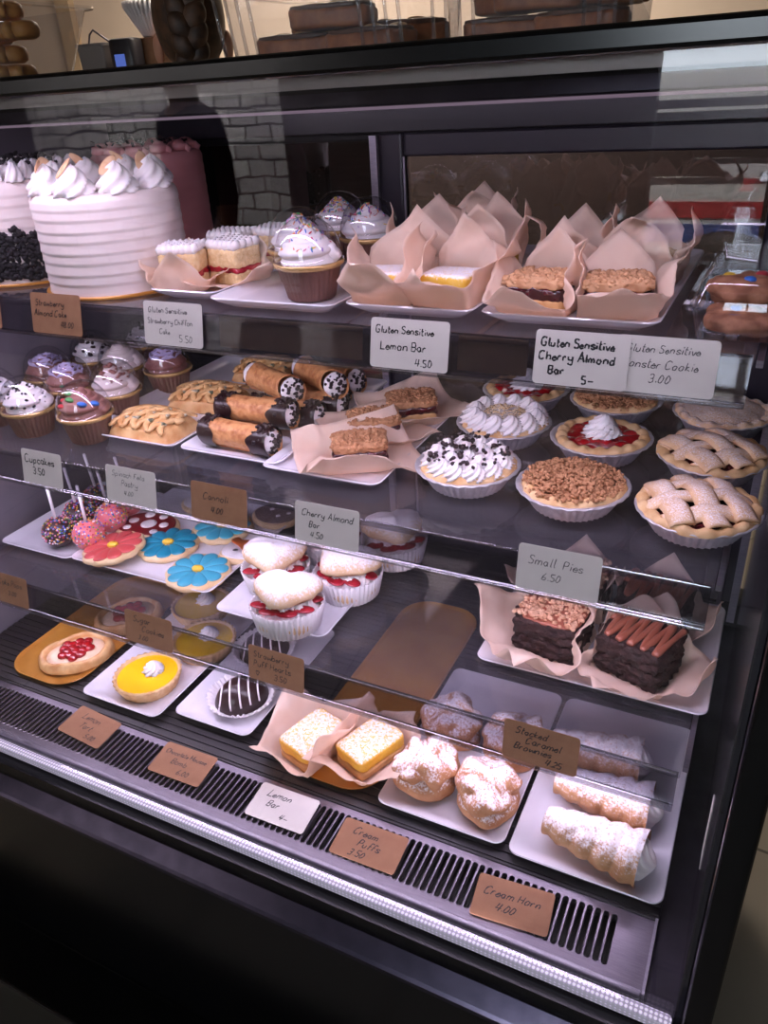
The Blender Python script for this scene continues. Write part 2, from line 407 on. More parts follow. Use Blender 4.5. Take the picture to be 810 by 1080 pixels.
struct('ceiling', MB().box((-6, -2.6, 2.8), (3.6, 4.7, 2.9)), K['ceil'])
struct('wall_back', MB().box((-6.1, 4.6, 0), (3.7, 4.7, 2.8)), K['wallpaint'])
struct('wall_left', MB().box((-6.1, -2.6, 0), (-6, 4.6, 2.8)), K['wallpaint'])
struct('wall_right', MB().box((3.6, -2.6, 0), (3.7, 4.6, 2.8)), mat('dark_wall', (60, 54, 52), rough=.8))
bm_ = brickmat()
dk_ = mat('dark_wall', (44, 40, 42), rough=.8)
wf = MB().box((-6, -2.7, 0), (-4.05, -2.6, 2.8)); wf.box((-2.32, -2.7, 0), (-.62, -2.6, 2.8)); wf.box((-4.05, -2.7, 0), (-2.32, -2.6, .55)); wf.box((-.62, -2.7, 0), (.34, -2.6, .7)); wf.box((-.62, -2.7, 2.7), (.34, -2.6, 2.8)); wf.box((.34, -2.7, 0), (3.6, -2.6, 2.8))
struct('wall_front', wf, dk_)
struct('wall_brick', MB().box((-4.05, -2.7, .55), (-2.32, -2.605, 2.8)), bm_)
wn = MB()
for (x0, x1) in ((-.62, -.57), (-.12, -.08), (.29, .34)): wn.box((x0, -2.68, .7), (x1, -2.60, 2.7))
wn.box((-.57, -2.68, .7), (.29, -2.60, .77)); wn.box((-.57, -2.68, 2.63), (.29, -2.60, 2.7)); wn.box((-.57, -2.67, 1.36), (.29, -2.61, 1.39))
struct('window_1', wn, K['blackmatt'])
K['sky'] = emit('daylight_sky', (.80, .90, 1.0), 11.0)
struct('sky', MB().box((-6, -9.2, -.2), (7, -9.1, 6)), K['sky'])
pv = MB().box((-6, -9.0, -.25), (7, -2.8, -.15)); struct('street', pv, mat('street_asphalt', (92, 90, 94), rough=.9))
struct('trim_1', MB().box((-4.62, 4.55, 0), (-4.5, 4.6, 2.8)), mat('wall_trim', (182, 158, 128), rough=.7))
# a parked van outside the shop window, seen only mirrored in the case glass
van = thing('van', 'white van with red and blue stripes parked outside the shop window', 'van', (.9, -6.6, -.15))
van.scale = (1, 1, .74)
v_ = MB().rbox((-2.2, -.9, .4), (2.2, .9, 2.2), .12); v_.build('body', mat('van_white', (236, 238, 240), rough=.3), van)
v_ = MB().box((-2.2, .895, .86), (2.2, .912, 1.02)); v_.build('stripe', mat('van_red', (190, 40, 52), rough=.4), van, False)
v_ = MB().box((-2.2, .895, .62), (2.2, .912, .80)); v_.build('stripe', mat('van_blue', (44, 84, 160), rough=.4), van, False)
for x in (-1.5, -.2, 1.1):
    MB().rbox((x - .5, .89, 1.25), (x + .5, .915, 1.85), .05).build('window', K['black'], van)
for x in (-1.35, 1.35):
    w_ = MB().lathe([(.05, -.12), (.34, -.12), (.37, -.08), (.37, .08), (.34, .12), (.05, .12)], 24, cap0=True, cap1=True); w_.xform(rotm(PI / 2)); w_.xform(None, (x, .84, .37)); w_.build('wheel', K['blackmatt'], van)

# ------------------------------------------------------------------ the display case
Z1, Z2, Z3, ZD = EYE - .225, EYE - .450, EYE - .670, EYE - .828
Y1, Y2, Y3 = .725, .700, .665
XL, XR = -1.165, .026
K['olive'] = mat('olive_card', (190, 168, 128), (172, 148, 110), 40, rough=.7, trans=.5)
case = thing('display_case', 'black glass-fronted bakery display case with three lit glass shelves', 'display case', (-.61, .88, 0))
def part(mb, name, m, parent=case, smooth=False, angle=None, root=case):
    mb.xform(None, tuple(-c for c in root.location)); return mb.build(name, m, parent, smooth, angle)
E_ = EYE
part(MB().rbox((-1.205, .470, 0), (.058, 1.27, E_ - .897), .004), 'base_cabinet', K['black'])
part(MB().rbox((-1.205, .375, 0), (.058, .4695, .22), .004), 'black_filler', K['black'])  # added black block, covers the floor so the lower left corner stays dark
part(MB().loft([[(x, .486, E_ - .858), (x, .458, E_ - .884), (x, .455, E_ - .888), (x, .456, E_ - .897), (x, .49, E_ - .897)] for x in (-1.205, .058)]), 'lower_trim', mat('trim_metal', (92, 84, 104), (76, 70, 88), 40, rough=.25, metal=.85))
part(MB().box((-1.205, .492, E_ - .897), (.058, 1.27, E_ - .868)), 'trough', K['blackmatt'])
# dotted light strip below the front glass
def dotmat():
    M = bpy.data.materials.new('dotted_light'); M.use_nodes = True; N = M.node_tree.nodes; L = M.node_tree.links
    b = N['Principled BSDF']; b.inputs['Base Color'].default_value = (.45, .42, .5, 1); b.inputs['Roughness'].default_value = .3
    tc = N.new('ShaderNodeTexCoord'); mp = N.new('ShaderNodeMapping'); mp.inputs['Scale'].default_value = (210, 210, 210); L.new(tc.outputs['Object'], mp.inputs[0])
    vo = N.new('ShaderNodeTexVoronoi'); vo.inputs['Randomness'].default_value = 0; vo.inputs['Scale'].default_value = 1; L.new(mp.outputs[0], vo.inputs['Vector'])
    r = N.new('ShaderNodeMapRange'); r.inputs[1].default_value = .25; r.inputs[2].default_value = .5; r.inputs[3].default_value = .85; r.inputs[4].default_value = .12; L.new(vo.outputs['Distance'], r.inputs[0])
    b.inputs['Emission Color'].default_value = (.86, .74, 1, 1); L.new(r.outputs[0], b.inputs['Emission Strength']); return M
part(MB().rbox((-1.185, .4865, E_ - .836), (.024, .4995, E_ - .823), .002), 'light_strip', dotmat())
part(MB().box((-1.205, .474, E_ - .866), (.058, .488, E_ - .840)), 'front_sill', K['black'])
gp = MB().box((XL, .4945, E_ - .8225), (XR + .001, .4995, E_ + .0085)); part(gp, 'front_glass', K['glass'])
# gutter grille with real slots
vg = MB(); zt = 0.0; x = -1.14; pitch = .0092; y0, y1, ya, yb = .515, .600, .529, .5895
def stad(cx, hw, yl, yh, n=5):
    p = []
    for i in range(n + 1): a = PI * i / n; p.append((cx + hw * math.cos(a), yh - hw + hw * math.sin(a)))
    for i in range(n + 1): a = PI + PI * i / n; p.append((cx + hw * math.cos(a), yl + hw + hw * math.sin(a)))
    return p
ns = 0
while x < -.052:
    cx = x + pitch / 2; s_ = stad(cx, .0027, ya, yb); n = len(s_)
    out = []
    for (px, py) in s_:
        t = math.atan2((py - (ya + yb) / 2) / .0425, (px - cx) / (pitch / 2)); c, s = math.cos(t), math.sin(t); k = 1 / max(abs(c), abs(s))
        out.append((cx + c * k * pitch / 2, (y0 + y1) / 2 + s * k * (y1 - y0) / 2))
    for (qx, qy) in ((cx - pitch / 2, y0), (cx + pitch / 2, y0), (cx + pitch / 2, y1), (cx - pitch / 2, y1)):
        kk = min(range(n), key=lambda q_: (out[q_][0] - qx) ** 2 * 20 + (out[q_][1] - qy) ** 2); out[kk] = (qx, qy)
    rim = stad(cx, .0036, ya - .0009, yb + .0009)
    R = [[(a, b, E_ - .8320) for a, b in out], [(a, b, E_ - .8320) for a, b in rim], [(a * .6 + c * .4, b * .6 + d * .4, E_ - .8306) for (a, b), (c, d) in zip(rim, s_)], [(a, b, E_ - .8318) for a, b in s_], [(a, b, E_ - .838) for a, b in s_]]
    vg.grid(np.array(R).transpose(1, 0, 2), cu=True); x += pitch; ns += 1
xe = x
vg.box((XL, y0, E_ - .836), (-1.14, y1, E_ - .832)); vg.box((xe, y0, E_ - .836), (-.008, y1, E_ - .832))
part(vg, 'vent_grille', K['grille'], smooth=False)
part(MB().rbox((XL, .509, E_ - .838), (-.008, .515, E_ - .828), .0015), 'grille_lip', K['steel'])
part(MB().box((-.008, .509, E_ - .84), (-.005, .60, E_ - .826)), 'end_lip', K['steel'])
part(MB().box((-.005, .509, E_ - .86), (XR, 1.24, E_ - .842)), 'end_channel', K['dkmetal'])
part(MB().rbox((XL, .600, E_ - .86), (-.004, 1.24, ZD - .0022), .001), 'deck', K['deck'])
ds = MB()
for k in range(50):
    y = .604 + k * .0125
    if y < 1.235: ds.box((XL + .001, y, ZD - .004), (-.006, y + .0085, ZD - .0004))
part(ds, 'deck_slats', K['deck'])
part(MB().box((-1.175, .509, E_ - .868), (XL, 1.26, E_ - .0)), 'side_lining', K['innerwall'])
part(MB().box((XR, .509, E_ - .868), (.032, 1.26, E_ - .0)), 'side_lining', K['sidewall'])
part(MB().rbox((.0325, .490, E_ - .866), (.058, 1.27, E_ + .008), .002), 'end_panel', K['black'])
part(MB().rbox((-1.205, .490, E_ - .866), (-1.175, 1.27, E_ + .008), .002), 'end_panel', K['black'])
part(MB().rbox((-1.21, .486, E_ + .0085), (.063, 1.275, E_ + .0228), .003), 'top', K['black'])
part(MB().box((-1.165, .5005, E_ + .001), (.026, .512, E_ + .0085)), 'front_trim', K['alu'])
part(MB().box((XL, .60, E_ - .002), (XR, 1.25, E_ + .008)), 'canopy_lining', K['blackmatt'])
part(MB().rbox((-1.145, .678, E_ - .0148), (.012, .712, E_ + .002), .002), 'light_housing', K['dkmetal'])
part(MB().box((-1.135, .6785, E_ - .0172), (.005, .711, E_ - .0148)), 'light_diffuser', emit('pink_diffuser', (.62, .45, .60), .30))
part(MB().rbox((XL, 1.205, E_ - .064), (XR, 1.262, E_ - .002), .003), 'door_header', mat('dark_header', (30, 27, 34), (24, 22, 28), 10, rough=.25))
part(MB().box((XL, 1.205, E_ - .868), (XR, 1.262, ZD + .03)), 'door_sill', K['blackmatt'])
def door(x0, x1, yy, fw, m, name='sliding_door'):
    z0, z1 = ZD + .03, E_ - .064; d = .012
    f = MB().rbox((x0, yy - d, z0), (x0 + fw, yy + d, z1), .003); f.rbox((x1 - fw, yy - d, z0), (x1, yy + d, z1), .003)
    f.rbox((x0 + fw, yy - d, z1 - fw * .6), (x1 - fw, yy + d, z1), .003); f.rbox((x0 + fw, yy - d, z0), (x1 - fw, yy + d, z0 + fw), .003)
    o = part(f, name, m)
    part(MB().box((x0 + fw, yy - .002, z0 + fw), (x1 - fw, yy + .002, z1 - fw * .6)), 'pane', clear('door_glass', (.28, .27, .30), 1.5, boost=.04), o)
    if fw > .03:
        g = MB().box((x0 + fw, yy - d - .001, z0 + fw), (x0 + fw + .003, yy - d + .002, z1 - fw * .6)); part(g, 'seal', K['steel'], o)
door(-.622, .022, 1.222, .056, mat('door_frame', (44, 38, 50), (36, 32, 42), 8, rough=.3))
door(-1.161, -.60, 1.248, .02, K['blackmatt'])
for x in (-1.153, -.611, .016):
    u = MB().box((x - .006, 1.196, ZD), (x + .006, 1.204, E_ - .066)); part(u, 'shelf_upright', K['steel'])
for (sy, sz, y_end) in ((Y1, Z1, 1.19), (Y2, Z2, 1.19), (Y3, Z3, 1.19)):
    sh = part(MB().rbox((-1.161, sy, sz - .006), (-.010, y_end, sz - .0004), .001), 'shelf', K['shelfglass'])
    def rl(y, z, dy, dz): return [(-1.161, y, z), (-.012, y, z), (-.012, y + dy, z + dz), (-1.161, y + dy, z + dz)]
    a = rl(sy - .010, sz - .038, .008, .042); b = [(p[0], p[1] + .0018, p[2]) for p in a]
    part(MB().loft([a, b]), 'price_rail', K['rail'], sh)
    part(MB().rbox((-1.161, sy - .0175, sz - .0405), (-.012, sy - .008, sz - .037), .0008), 'rail_lip', K['clearlip'], sh)
    part(MB().rbox((-1.161, sy - .003, sz + .001), (-.012, sy - .0005, sz + .004), .0008), 'rail_edge', K['clearlip'], sh)
    for (xa, xb) in {Y1: ((-.585, -.395), (-.285, -.212), (-.040, -.014)), Y2: (), Y3: ()}[sy]:
        q = [(xa, sy - .0085, sz - .034), (xb, sy - .0085, sz - .034), (xb, sy - .0018, sz + .001), (xa, sy - .0018, sz + .001)]
        part(MB().loft([q, [(p[0], p[1] + .0004, p[2]) for p in q]]).xform(None, (0, .003, 0)), 'rail_insert', K['olive'], sh)
    for x in (-1.157, -.006):
        part(MB().loft([[(x - .003, sy + .02, sz - .014), (x - .003, 1.196, sz - .045), (x - .003, 1.196, sz - .007), (x - .003, sy + .02, sz - .007)], [(x + .003, sy + .02, sz - .014), (x + .003, 1.196, sz - .045), (x + .003, 1.196, sz - .007), (x + .003, sy + .02, sz - .007)]]), 'bracket', K['steel'], sh)

# ------------------------------------------------------------------ handwriting
FONT = {'a': (5, '43,34,14,02,11,20,30,43|44,41,50'), 'b': (5, '08,00|02,14,34,43,41,30,10,01'), 'c': (4, '43,34,14,02,01,10,30,41'), 'd': (5, '43,34,14,02,01,10,30,42|48,41,50'),
 'e': (4, '02,02,42,42,33,24,13,02,01,10,30,41'), 'f': (4, '47,38,28,17,10|04,34'), 'g': (5, '43,34,14,02,11,30,43|44,4b,3c,1c,0b'), 'h': (5, '08,00|02,14,34,43,40'), 'i': (2, '14,10|16,17'),
 'k': (4, '08,00|34,02,40'), 'l': (2, '18,11,20'), 'm': (7, '04,00|02,14,24,33,30|32,44,54,63,60'), 'n': (5, '04,00|02,14,34,43,40'), 'o': (5, '24,14,02,01,10,30,42,43,34,24'),
 'p': (5, '04,0c|02,14,34,43,41,30,10,01'), 'r': (4, '04,00|02,14,34'), 's': (4, '43,34,14,03,22,41,30,10,01'), 't': (3, '18,11,20,30|05,35'), 'u': (5, '04,01,10,30,42|44,40'), 'v': (4, '04,20,44'),
 'w': (6, '04,10,33,50,64'), 'y': (5, '04,02,11,31,42|44,4b,3c,1c,0b'), 'A': (6, '00,38,38,60|13,53'), 'B': (5, '08,00|08,38,47,45,34,04|34,43,41,30,00'), 'C': (6, '57,48,28,06,02,10,30,51'),
 'F': (5, '08,00|08,48|04,34'), 'G': (6, '57,48,28,06,02,10,40,53,33'), 'H': (6, '08,00|58,50|04,54'), 'L': (5, '08,00,00,50'), 'M': (7, '00,08,08,33,68,68,60'), 'P': (5, '00,08,38,47,45,34,04'),
 'S': (5, '47,38,18,06,15,34,43,41,30,10,01'), 'T': (6, '08,68|38,30'), '0': (5, '28,17,03,01,20,31,43,46,37,28'), '2': (5, '06,17,28,37,46,44,00,00,40'), '3': (5, '07,18,38,46,34,14|34,43,41,30,10,01'),
 '4': (5, '18,03,03,53|48,30'), '5': (5, '48,08,08,05,34,43,41,30,10,01'), '6': (5, '38,15,02,01,10,30,42,33,13,02'), '8': (5, '24,06,17,28,37,46,24,02,01,10,30,41,42,24'), '-': (7, '03,63'), '.': (2, '10,11'), '*': (7, '36,48,67,65,30,05,07,18,36')}
def catmull(p, k=4):
    if len(p) < 3: return p
    q = []; P = [p[0]] + p + [p[-1]]
    for i in range(1, len(P) - 2):
        for j in range(k):
            t = j / k; a, b, c, d = P[i - 1], P[i], P[i + 1], P[i + 2]
            q.append(tuple(.5 * (2 * b[m] + (c[m] - a[m]) * t + (2 * a[m] - 5 * b[m] + 4 * c[m] - d[m]) * t * t + (3 * b[m] - a[m] - 3 * c[m] + d[m]) * t ** 3) for m in (0, 1)))
    q.append(p[-1]); return q
def writing(lines, W_, H_, pen, rnd, slant=.22):
    """lines: (text, x mm from the left, baseline mm from the top, unit mm, superscript flag) on a card W_ by H_ metres; flat ink in the card's XZ plane"""
    mb = MB()
    for ln in lines:
        text, x0, y0, u = ln[:4]; x = x0
        for ch in text:
            if ch == ' ': x += 3.2 * u; continue
            adv, st = FONT[ch]; jy = rnd.uniform(-.25, .25); js = rnd.uniform(.92, 1.08)
            for s in st.split('|'):
                pts = []
                for k in s.split(','):
                    gx = int(k[0]); gy = {'a': -1, 'b': -2, 'c': -3}.get(k[1], None); gy = int(k[1]) if gy is None else gy
                    gx += rnd.uniform(-.18, .18); gy += rnd.uniform(-.18, .18)
                    pts.append((x + (gx * .95 + gy * slant) * u * js, y0 - (gy + jy) * u * js))
                pts = catmull(pts); L_ = []; R_ = []
                for i, p in enumerate(pts):
                    a = pts[max(i - 1, 0)]; b = pts[min(i + 1, len(pts) - 1)]; dx, dy = b[0] - a[0], b[1] - a[1]; l = math.hypot(dx, dy) or 1
                    w = pen * 1.35 * (1 + .25 * math.sin(i * .9 + x)); nx, ny = -dy / l * w / 2, dx / l * w / 2
                    for lst, sg in ((L_, 1), (R_, -1)): lst.append(((p[0] + sg * nx) / 1000 - W_ / 2, -.00045, H_ - (p[1] + sg * ny) / 1000))
                mb.grid([L_, R_])
            x += (adv + 1.0) * u
    return mb
def card(label, loc, lines, brown=True, tilt=-12, rz=0, w=.089, h=.0515, pen=.75, inkm='ink', slant=.22, seed=1):
    rnd = random.Random(seed)
    mb = MB(); r = .004
    ring = [(p[0], p[1] + h / 2) for p in rround(w / 2, h / 2, r, 0, 4)]
    mb.loft([[(x, .0003, z) for x, z in ring], [(x, -.0003, z) for x, z in ring]])
    o = mb.build('price_card', K['brcard' if brown else 'whcard'], None, False)
    o.location = loc; o.rotation_euler = (math.radians(tilt), 0, rz)
    tag(o, label, 'price card', 'handwritten price cards')
    writing(lines, w, h, pen, rnd, slant).build('writing', K[inkm], o, False)
    return o
R1 = (Y1 - .0135, EYE - .2615); R2 = (Y2 - .0135, EYE - .4865); R3 = (Y3 - .0135, EYE - .7065)
def rc(x, R, label, lines, dz=0.0, **k): return card(label, (x, R[0], R[1] + dz), lines, **k)
rc(-.992, R1, 'blank corner of a brown price card below the crumb-sided cake', [], seed=2)
rc(-.843, R1, 'brown card reading Strawberry Almond Cake below the white cake', [('Strawberry', 9, 16, .95), ('Almond Cake', 5, 29, .95), ('48.00', 52, 42, .85)], seed=3)
rc(-.649, R1, 'white card reading Gluten Sensitive Strawberry Chiffon Cake 5.50', [('Gluten Sensitive', 8, 13, .78), ('Strawberry Chiffon', 6, 26, .72), ('Cake', 24, 38, .72), ('5.50', 54, 46, 1.0)], brown=False, inkm='pencil', pen=.6, seed=4, slant=.05)
rc(-.337, R1, 'white card reading Gluten Sensitive Lemon Bar 4.50', [('Gluten Sensitive', 6, 15, .88), ('Lemon Bar', 12, 32, 1.05), ('4.50', 53, 47, .95)], brown=False, pen=.85, seed=5, slant=.05)
rc(-.159, R1, 'white card reading Gluten Sensitive Cherry Almond Bar in bold ink', [('Gluten Sensitive', 6, 15, .92), ('Cherry Almond', 5, 28, 1.0), ('Bar', 15, 41, 1.0), ('5-', 48, 48, .95)], brown=False, pen=1.25, seed=6, slant=.05)
c_ = rc(-.083, (R1[0] + .002, R1[1]), 'white card reading Gluten Sensitive Monster Cookie 3.00', [('Gluten Sensitive', 9, 14, .85), ('Monster Cookie', 6, 28, .92), ('3.00', 32, 41, .95)], brown=False, inkm='pencil', pen=.6, seed=7)
rc(-.925, R2, 'white card reading Cupcakes 3.50', [('Cupcakes', 7, 19, 1.35), ('3.50', 22, 36, 1.2)], brown=False, pen=1.2, seed=8, slant=0, w=.08)
rc(-.755, R2, 'white card reading Spinach Feta Pastry in faint pen', [('Spinach Feta', 12, 14, .95), ('Pastry', 28, 27, .95), ('4.00', 32, 40, .8)], brown=False, inkm='pencil', pen=.55, seed=9)
rc(-.606, R2, 'brown card reading Cannoli 4.00', [('Cannoli', 20, 22, 1.1), ('4.00', 32, 39, .95)], pen=.8, seed=10)
rc(-.445, R2, 'white card reading Cherry Almond Bar 4.50 on the middle shelf', [('Cherry Almond', 10, 17, .98), ('Bar', 20, 31, .95), ('4.50', 22, 44, .9)], brown=False, pen=.8, seed=11)
rc(-.162, R2, 'white card reading Small Pies 6.50', [('Small  Pies', 12, 21, 1.15), ('6.50', 28, 37, 1.0)], brown=False, inkm='pencil', pen=.65, seed=12)
rc(-1.045, R3, 'brown card reading Cake Pops 3.00', [('Cake Pops', 24, 19, 1.1), ('3.00', 44, 36, .9)], seed=13)
rc(-.750, R3, 'brown card reading Sugar Cookies 3.00', [('Sugar', 16, 16, 1.15), ('Cookies', 32, 30, 1.15), ('3.00', 24, 44, .9)], seed=14, slant=.35)
rc(-.527, R3, 'brown card reading Strawberry Puff Hearts 3.50 with a heart', [('Strawberry', 9, 16, 1.05), ('Puff Hearts', 9, 30, 1.05), ('*', 12, 44, .8), ('3.50', 42, 44, 1.0)], seed=15, slant=.1)
rc(-.162, R3, 'brown card reading Stacked Caramel Brownies 4.25', [('Stacked', 14, 15, 1.05), ('Caramel', 27, 26, 1.05), ('Brownies', 14, 36, 1.05), ('4.25', 52, 47, .95)], seed=16, slant=.35, pen=.9)
def gc(x, y, rz, label, lines, **k): return card(label, (x, y, EYE - .8292), lines, tilt=-84, rz=rz, **k)
gc(-.833, .548, -.08, 'brown card reading Lemon Tart lying on the vent grille', [('Lemon', 20, 18, 1.2), ('Tart', 28, 33, 1.15), ('5.00', 52, 45, .95)], seed=17, slant=.3)
gc(-.649, .545, .02, 'brown card reading Chocolate Mousse Bomb lying on the grille', [('Chocolate Mousse', 8, 17, .82), ('Bomb', 27, 31, 1.05), ('6.00', 46, 44, .95)], seed=18, slant=.15)
gc(-.476, .537, .02, 'white card reading Lemon Bar 4 lying on the vent grille', [('Lemon', 16, 17, 1.2), ('Bar', 22, 31, 1.15), ('4-', 48, 44, 1.0)], brown=False, seed=19, slant=.35, pen=.9)
gc(-.344, .531, .02, 'brown card reading Cream Puffs 3.50 lying on the grille', [('Cream', 18, 18, 1.15), ('Puffs', 30, 32, 1.15), ('3.50', 24, 46, 1.05)], seed=20, slant=.35, pen=.9)
gc(-.156, .527, .08, 'brown card reading Cream Horn 4.00 lying on the grille', [('Cream Horn', 10, 23, 1.15), ('4.00', 27, 39, 1.1)], seed=21, slant=.35, pen=.9)

# ------------------------------------------------------------------ plates, boards, paper
PT = .006                                    # height of the food above the shelf a plate stands on
def plate(x0, x1, y0, y1, z, label, rz=0):
    hw, hd = (x1 - x0) / 2, (y1 - y0) / 2; r = .012
    R = [rround(hw - .022, hd - .022, r, 0), rround(hw - .018, hd - .018, r, 0), rround(hw - .004, hd - .004, r, .009), rround(hw, hd, r + .002, .0125), rround(hw - .0012, hd - .0012, r, .0138),
         rround(hw - .006, hd - .006, r, .0108), rround(hw - .018, hd - .018, r, .0058), rround(hw - .022, hd - .022, r * .8, .0052), rround(hw - .03, hd - .03, r * .6, .005)]
    mb = MB().loft(R); o = mb.build('serving_plate', K['plate'], None, True, 40)
    o.location = ((x0 + x1) / 2, (y0 + y1) / 2, z); o.rotation_euler = (0, 0, rz)
    return tag(o, label, 'plate', 'white rectangular serving plates')
def board(x0, x1, y0, y1, z, label, r=.04):
    hw, hd = (x1 - x0) / 2, (y1 - y0) / 2
    R = [rround(hw - .01, hd - .01, r, 0, 10), rround(hw - .004, hd - .004, r, .0005, 10), rround(hw, hd, r, .006, 10), rround(hw - .0008, hd - .0008, r, .0065, 10), rround(hw - .005, hd - .005, r, .0016, 10), rround(hw - .02, hd - .02, r * .8, .0014, 10)]
    o = MB().loft(R).build('cake_board', K['board'], None, True, 40); o.location = ((x0 + x1) / 2, (y0 + y1) / 2, z)
    return tag(o, label, 'board', 'gold cardboard boards')
def parchment(c, a, b, side, ang, label, rz=0, cut=None, seed=0, n=26, crease=.004, group='parchment wrappers', rot=0.0, hmax=.2):
    """a square sheet of paper folded up around an a-by-b half-size piece; ang: fold angles (right, back, left, front) in degrees"""
    P = []; ca, sa = math.cos(rot), math.sin(rot)
    for i in range(n + 1):
        row = []
        for j in range(n + 1):
            u, v = (-1 + 2 * i / n) * side / 2, (-1 + 2 * j / n) * side / 2
            X, Y = u * ca - v * sa, u * sa + v * ca
            ex, ey = max(-a, min(a, X)), max(-b, min(b, Y)); dx, dy = X - ex, Y - ey; d = math.hypot(dx, dy)
            if d > 1e-9:
                t = (math.atan2(dy, dx) / (PI / 2)) % 4; k = int(t) % 4; f = t - int(t); f = f * f * (3 - 2 * f)
                ph = math.radians(ang[k] * (1 - f) + ang[(k + 1) % 4] * f) + .34 * nz((dx * 7, dy * 7, 0), 4, seed)
                ph = max(ph, .02); bl = min(1, d / .012); ph *= bl
                nn = crease * (1.5 - 3.2 * abs(nz((X, Y, seed), 26, seed))) * bl * min(1, d / .03) + .5 * crease * (.4 - abs(nz((X, Y, seed), 62, seed + 3))) * bl
                ox, oy = dx / d, dy / d
                q = (ex + ox * (d * math.cos(ph) - nn * math.sin(ph)), ey + oy * (d * math.cos(ph) - nn * math.sin(ph)), .0012 + d * math.sin(ph) + nn * math.cos(ph) * .6)
                q = (q[0], q[1], max(q[2], .0006))
            else: q = (X, Y, .0006)
            row.append(q)
        P.append(row)
    mb = MB().grid(P); o = mb.build('parchment_sheet', K['paper'], None, True, 50)
    so = o.modifiers.new('thickness', 'SOLIDIFY'); so.thickness = .0004; so.offset = 1
    o.location = c; o.rotation_euler = (0, 0, rz)
    return tag(o, label, 'parchment paper', group)
def wall_z(p): return p

# ------------------------------------------------------------------ cakes
def swirl_shape(mb, c, r, h, lobes=6, twist=2.2, amp=.18, tip=0): mb.dollop(c, r, h, lobes, twist, amp, tip)
def cake(loc, r, h, style, label):
    t = thing('cake', label, 'cake', loc)
    bd = MB().lathe([(r + .004, 0), (r + .005, .001), (r + .005, .003), (r + .004, .004), (.001, .004)], 64, cap0=True); bd.build('cake_board', K['board'], t, True, 40)
    prof = []
    nr = 60
    for i in range(nr + 1):
        z = .004 + h * i / nr; e = min(1, (nr - i) / 4.0)
        rid = (.0016 * (((i / nr * 9.3) % 1.0) ** .6)) if style in ('white', 'crumbside') else .0004 * math.sin(i)
        prof.append((r - rid - .006 * (1 - e) ** 2, z))
    prof += [(r - .012, h + .0045), (r * .6, h + .005), (.001, h + .005)]
    fr = K['pinkfrost'] if style == 'pink' else K['frost']
    MB().lathe(prof, 72, fn=lambda rr, z, a, i: (rr + .0007 * nz((math.cos(a) * 4, math.sin(a) * 4, z * 40), 1.3, 2) if i < nr else rr, z)).build('frosting', fr, t, True, 60)
    if style == 'white':
        al = MB()
        for k in range(8):
            a = 2 * PI * k / 8 + .25; x, y = (r - .027) * math.cos(a), (r - .027) * math.sin(a)
            d = MB(); swirl_shape(d, (x, y, h + .003), .0285, .038, 6, 2.6, .24, .002); d.build('cream_swirl', K['cream'], t)
            R = rotm(-.75, .3 + .2 * (k % 3), a + .6)
            MB().ball((x - .004, y - .006, h + .036), .0125, 2, (.62, .14, 1.25), R).build('almond_slice', K['almond'], t)
    elif style == 'pink':
        d = MB()
        for k in range(12):
            a = 2 * PI * k / 12; x, y = (r - .02) * math.cos(a), (r - .02) * math.sin(a)
            pts = [(x + (.013 - .010 * i / 22) * math.cos(i * .62), y + (.013 - .010 * i / 22) * math.sin(i * .62), h + .006 + .010 * i / 22) for i in range(23)]
            d.tube(pts, [.0075 - .003 * i / 22 for i in range(23)], 10, 5, .15, .15)
        d.build('rosettes', K['pinkfrost'], t)
        s = MB()
        for k in range(34):
            a = random.uniform(0, 6.3); q = random.uniform(.4, .95) * r
            s.soft((q * math.cos(a), q * math.sin(a), h + .017 + random.uniform(0, .005)), (.004, .0025, .0012), 6, 1, R=rotm(random.uniform(-1, 1), random.uniform(-1, 1), a))
        tag(s.build('chocolate_shavings', K['chip'], t), kind='stuff')
    else:
        d = MB()
        for k in range(40):
            a = 2.4 * k; q = r * .93 * math.sqrt((k + .5) / 40)
            d.dollop((q * math.cos(a), q * math.sin(a), h + .003), .014, .026, 6, 1.2, .2, .001)
        d.build('cream_stars', K['cream'], t)
        s = MB()
        pts = [(q * math.cos(a), q * math.sin(a), h + .022 + random.uniform(0, .010)) for a, q in [(random.uniform(0, 6.3), random.uniform(.1, .95) * r) for _ in range(90)]]
        s.crumbs(pts, .0042, squash=.6); tag(s.build('cookie_pieces', K['cookiecrumb'], t), kind='stuff')
        s = MB(); pts = []
        for _ in range(3600):
            a = random.uniform(0, 6.3); z = random.uniform(.005, .005 + h * .5) + .010 * nz((math.cos(a) * 3, math.sin(a) * 3, 0), 2)
            if z > .009: pts.append(((r + .0008) * math.cos(a), (r + .0005) * math.sin(a), z))
        s.crumbs(pts, .0036, squash=1); tag(s.build('cookie_crumbs', K['cookiecrumb'], t), kind='stuff')
    return t
cake((-1.046, .872, Z1), .094, .135, 'crumbside', 'tall white cake with black cookie crumbs pressed around its lower side')
cake((-.842, .845, Z1), .0975, .122, 'white', 'white ridged cake topped with cream swirls and almond slices')
cake((-.972, 1.085, Z1), .090, .150, 'pink', 'pink frosted cake with chocolate shavings behind the white almond cake')

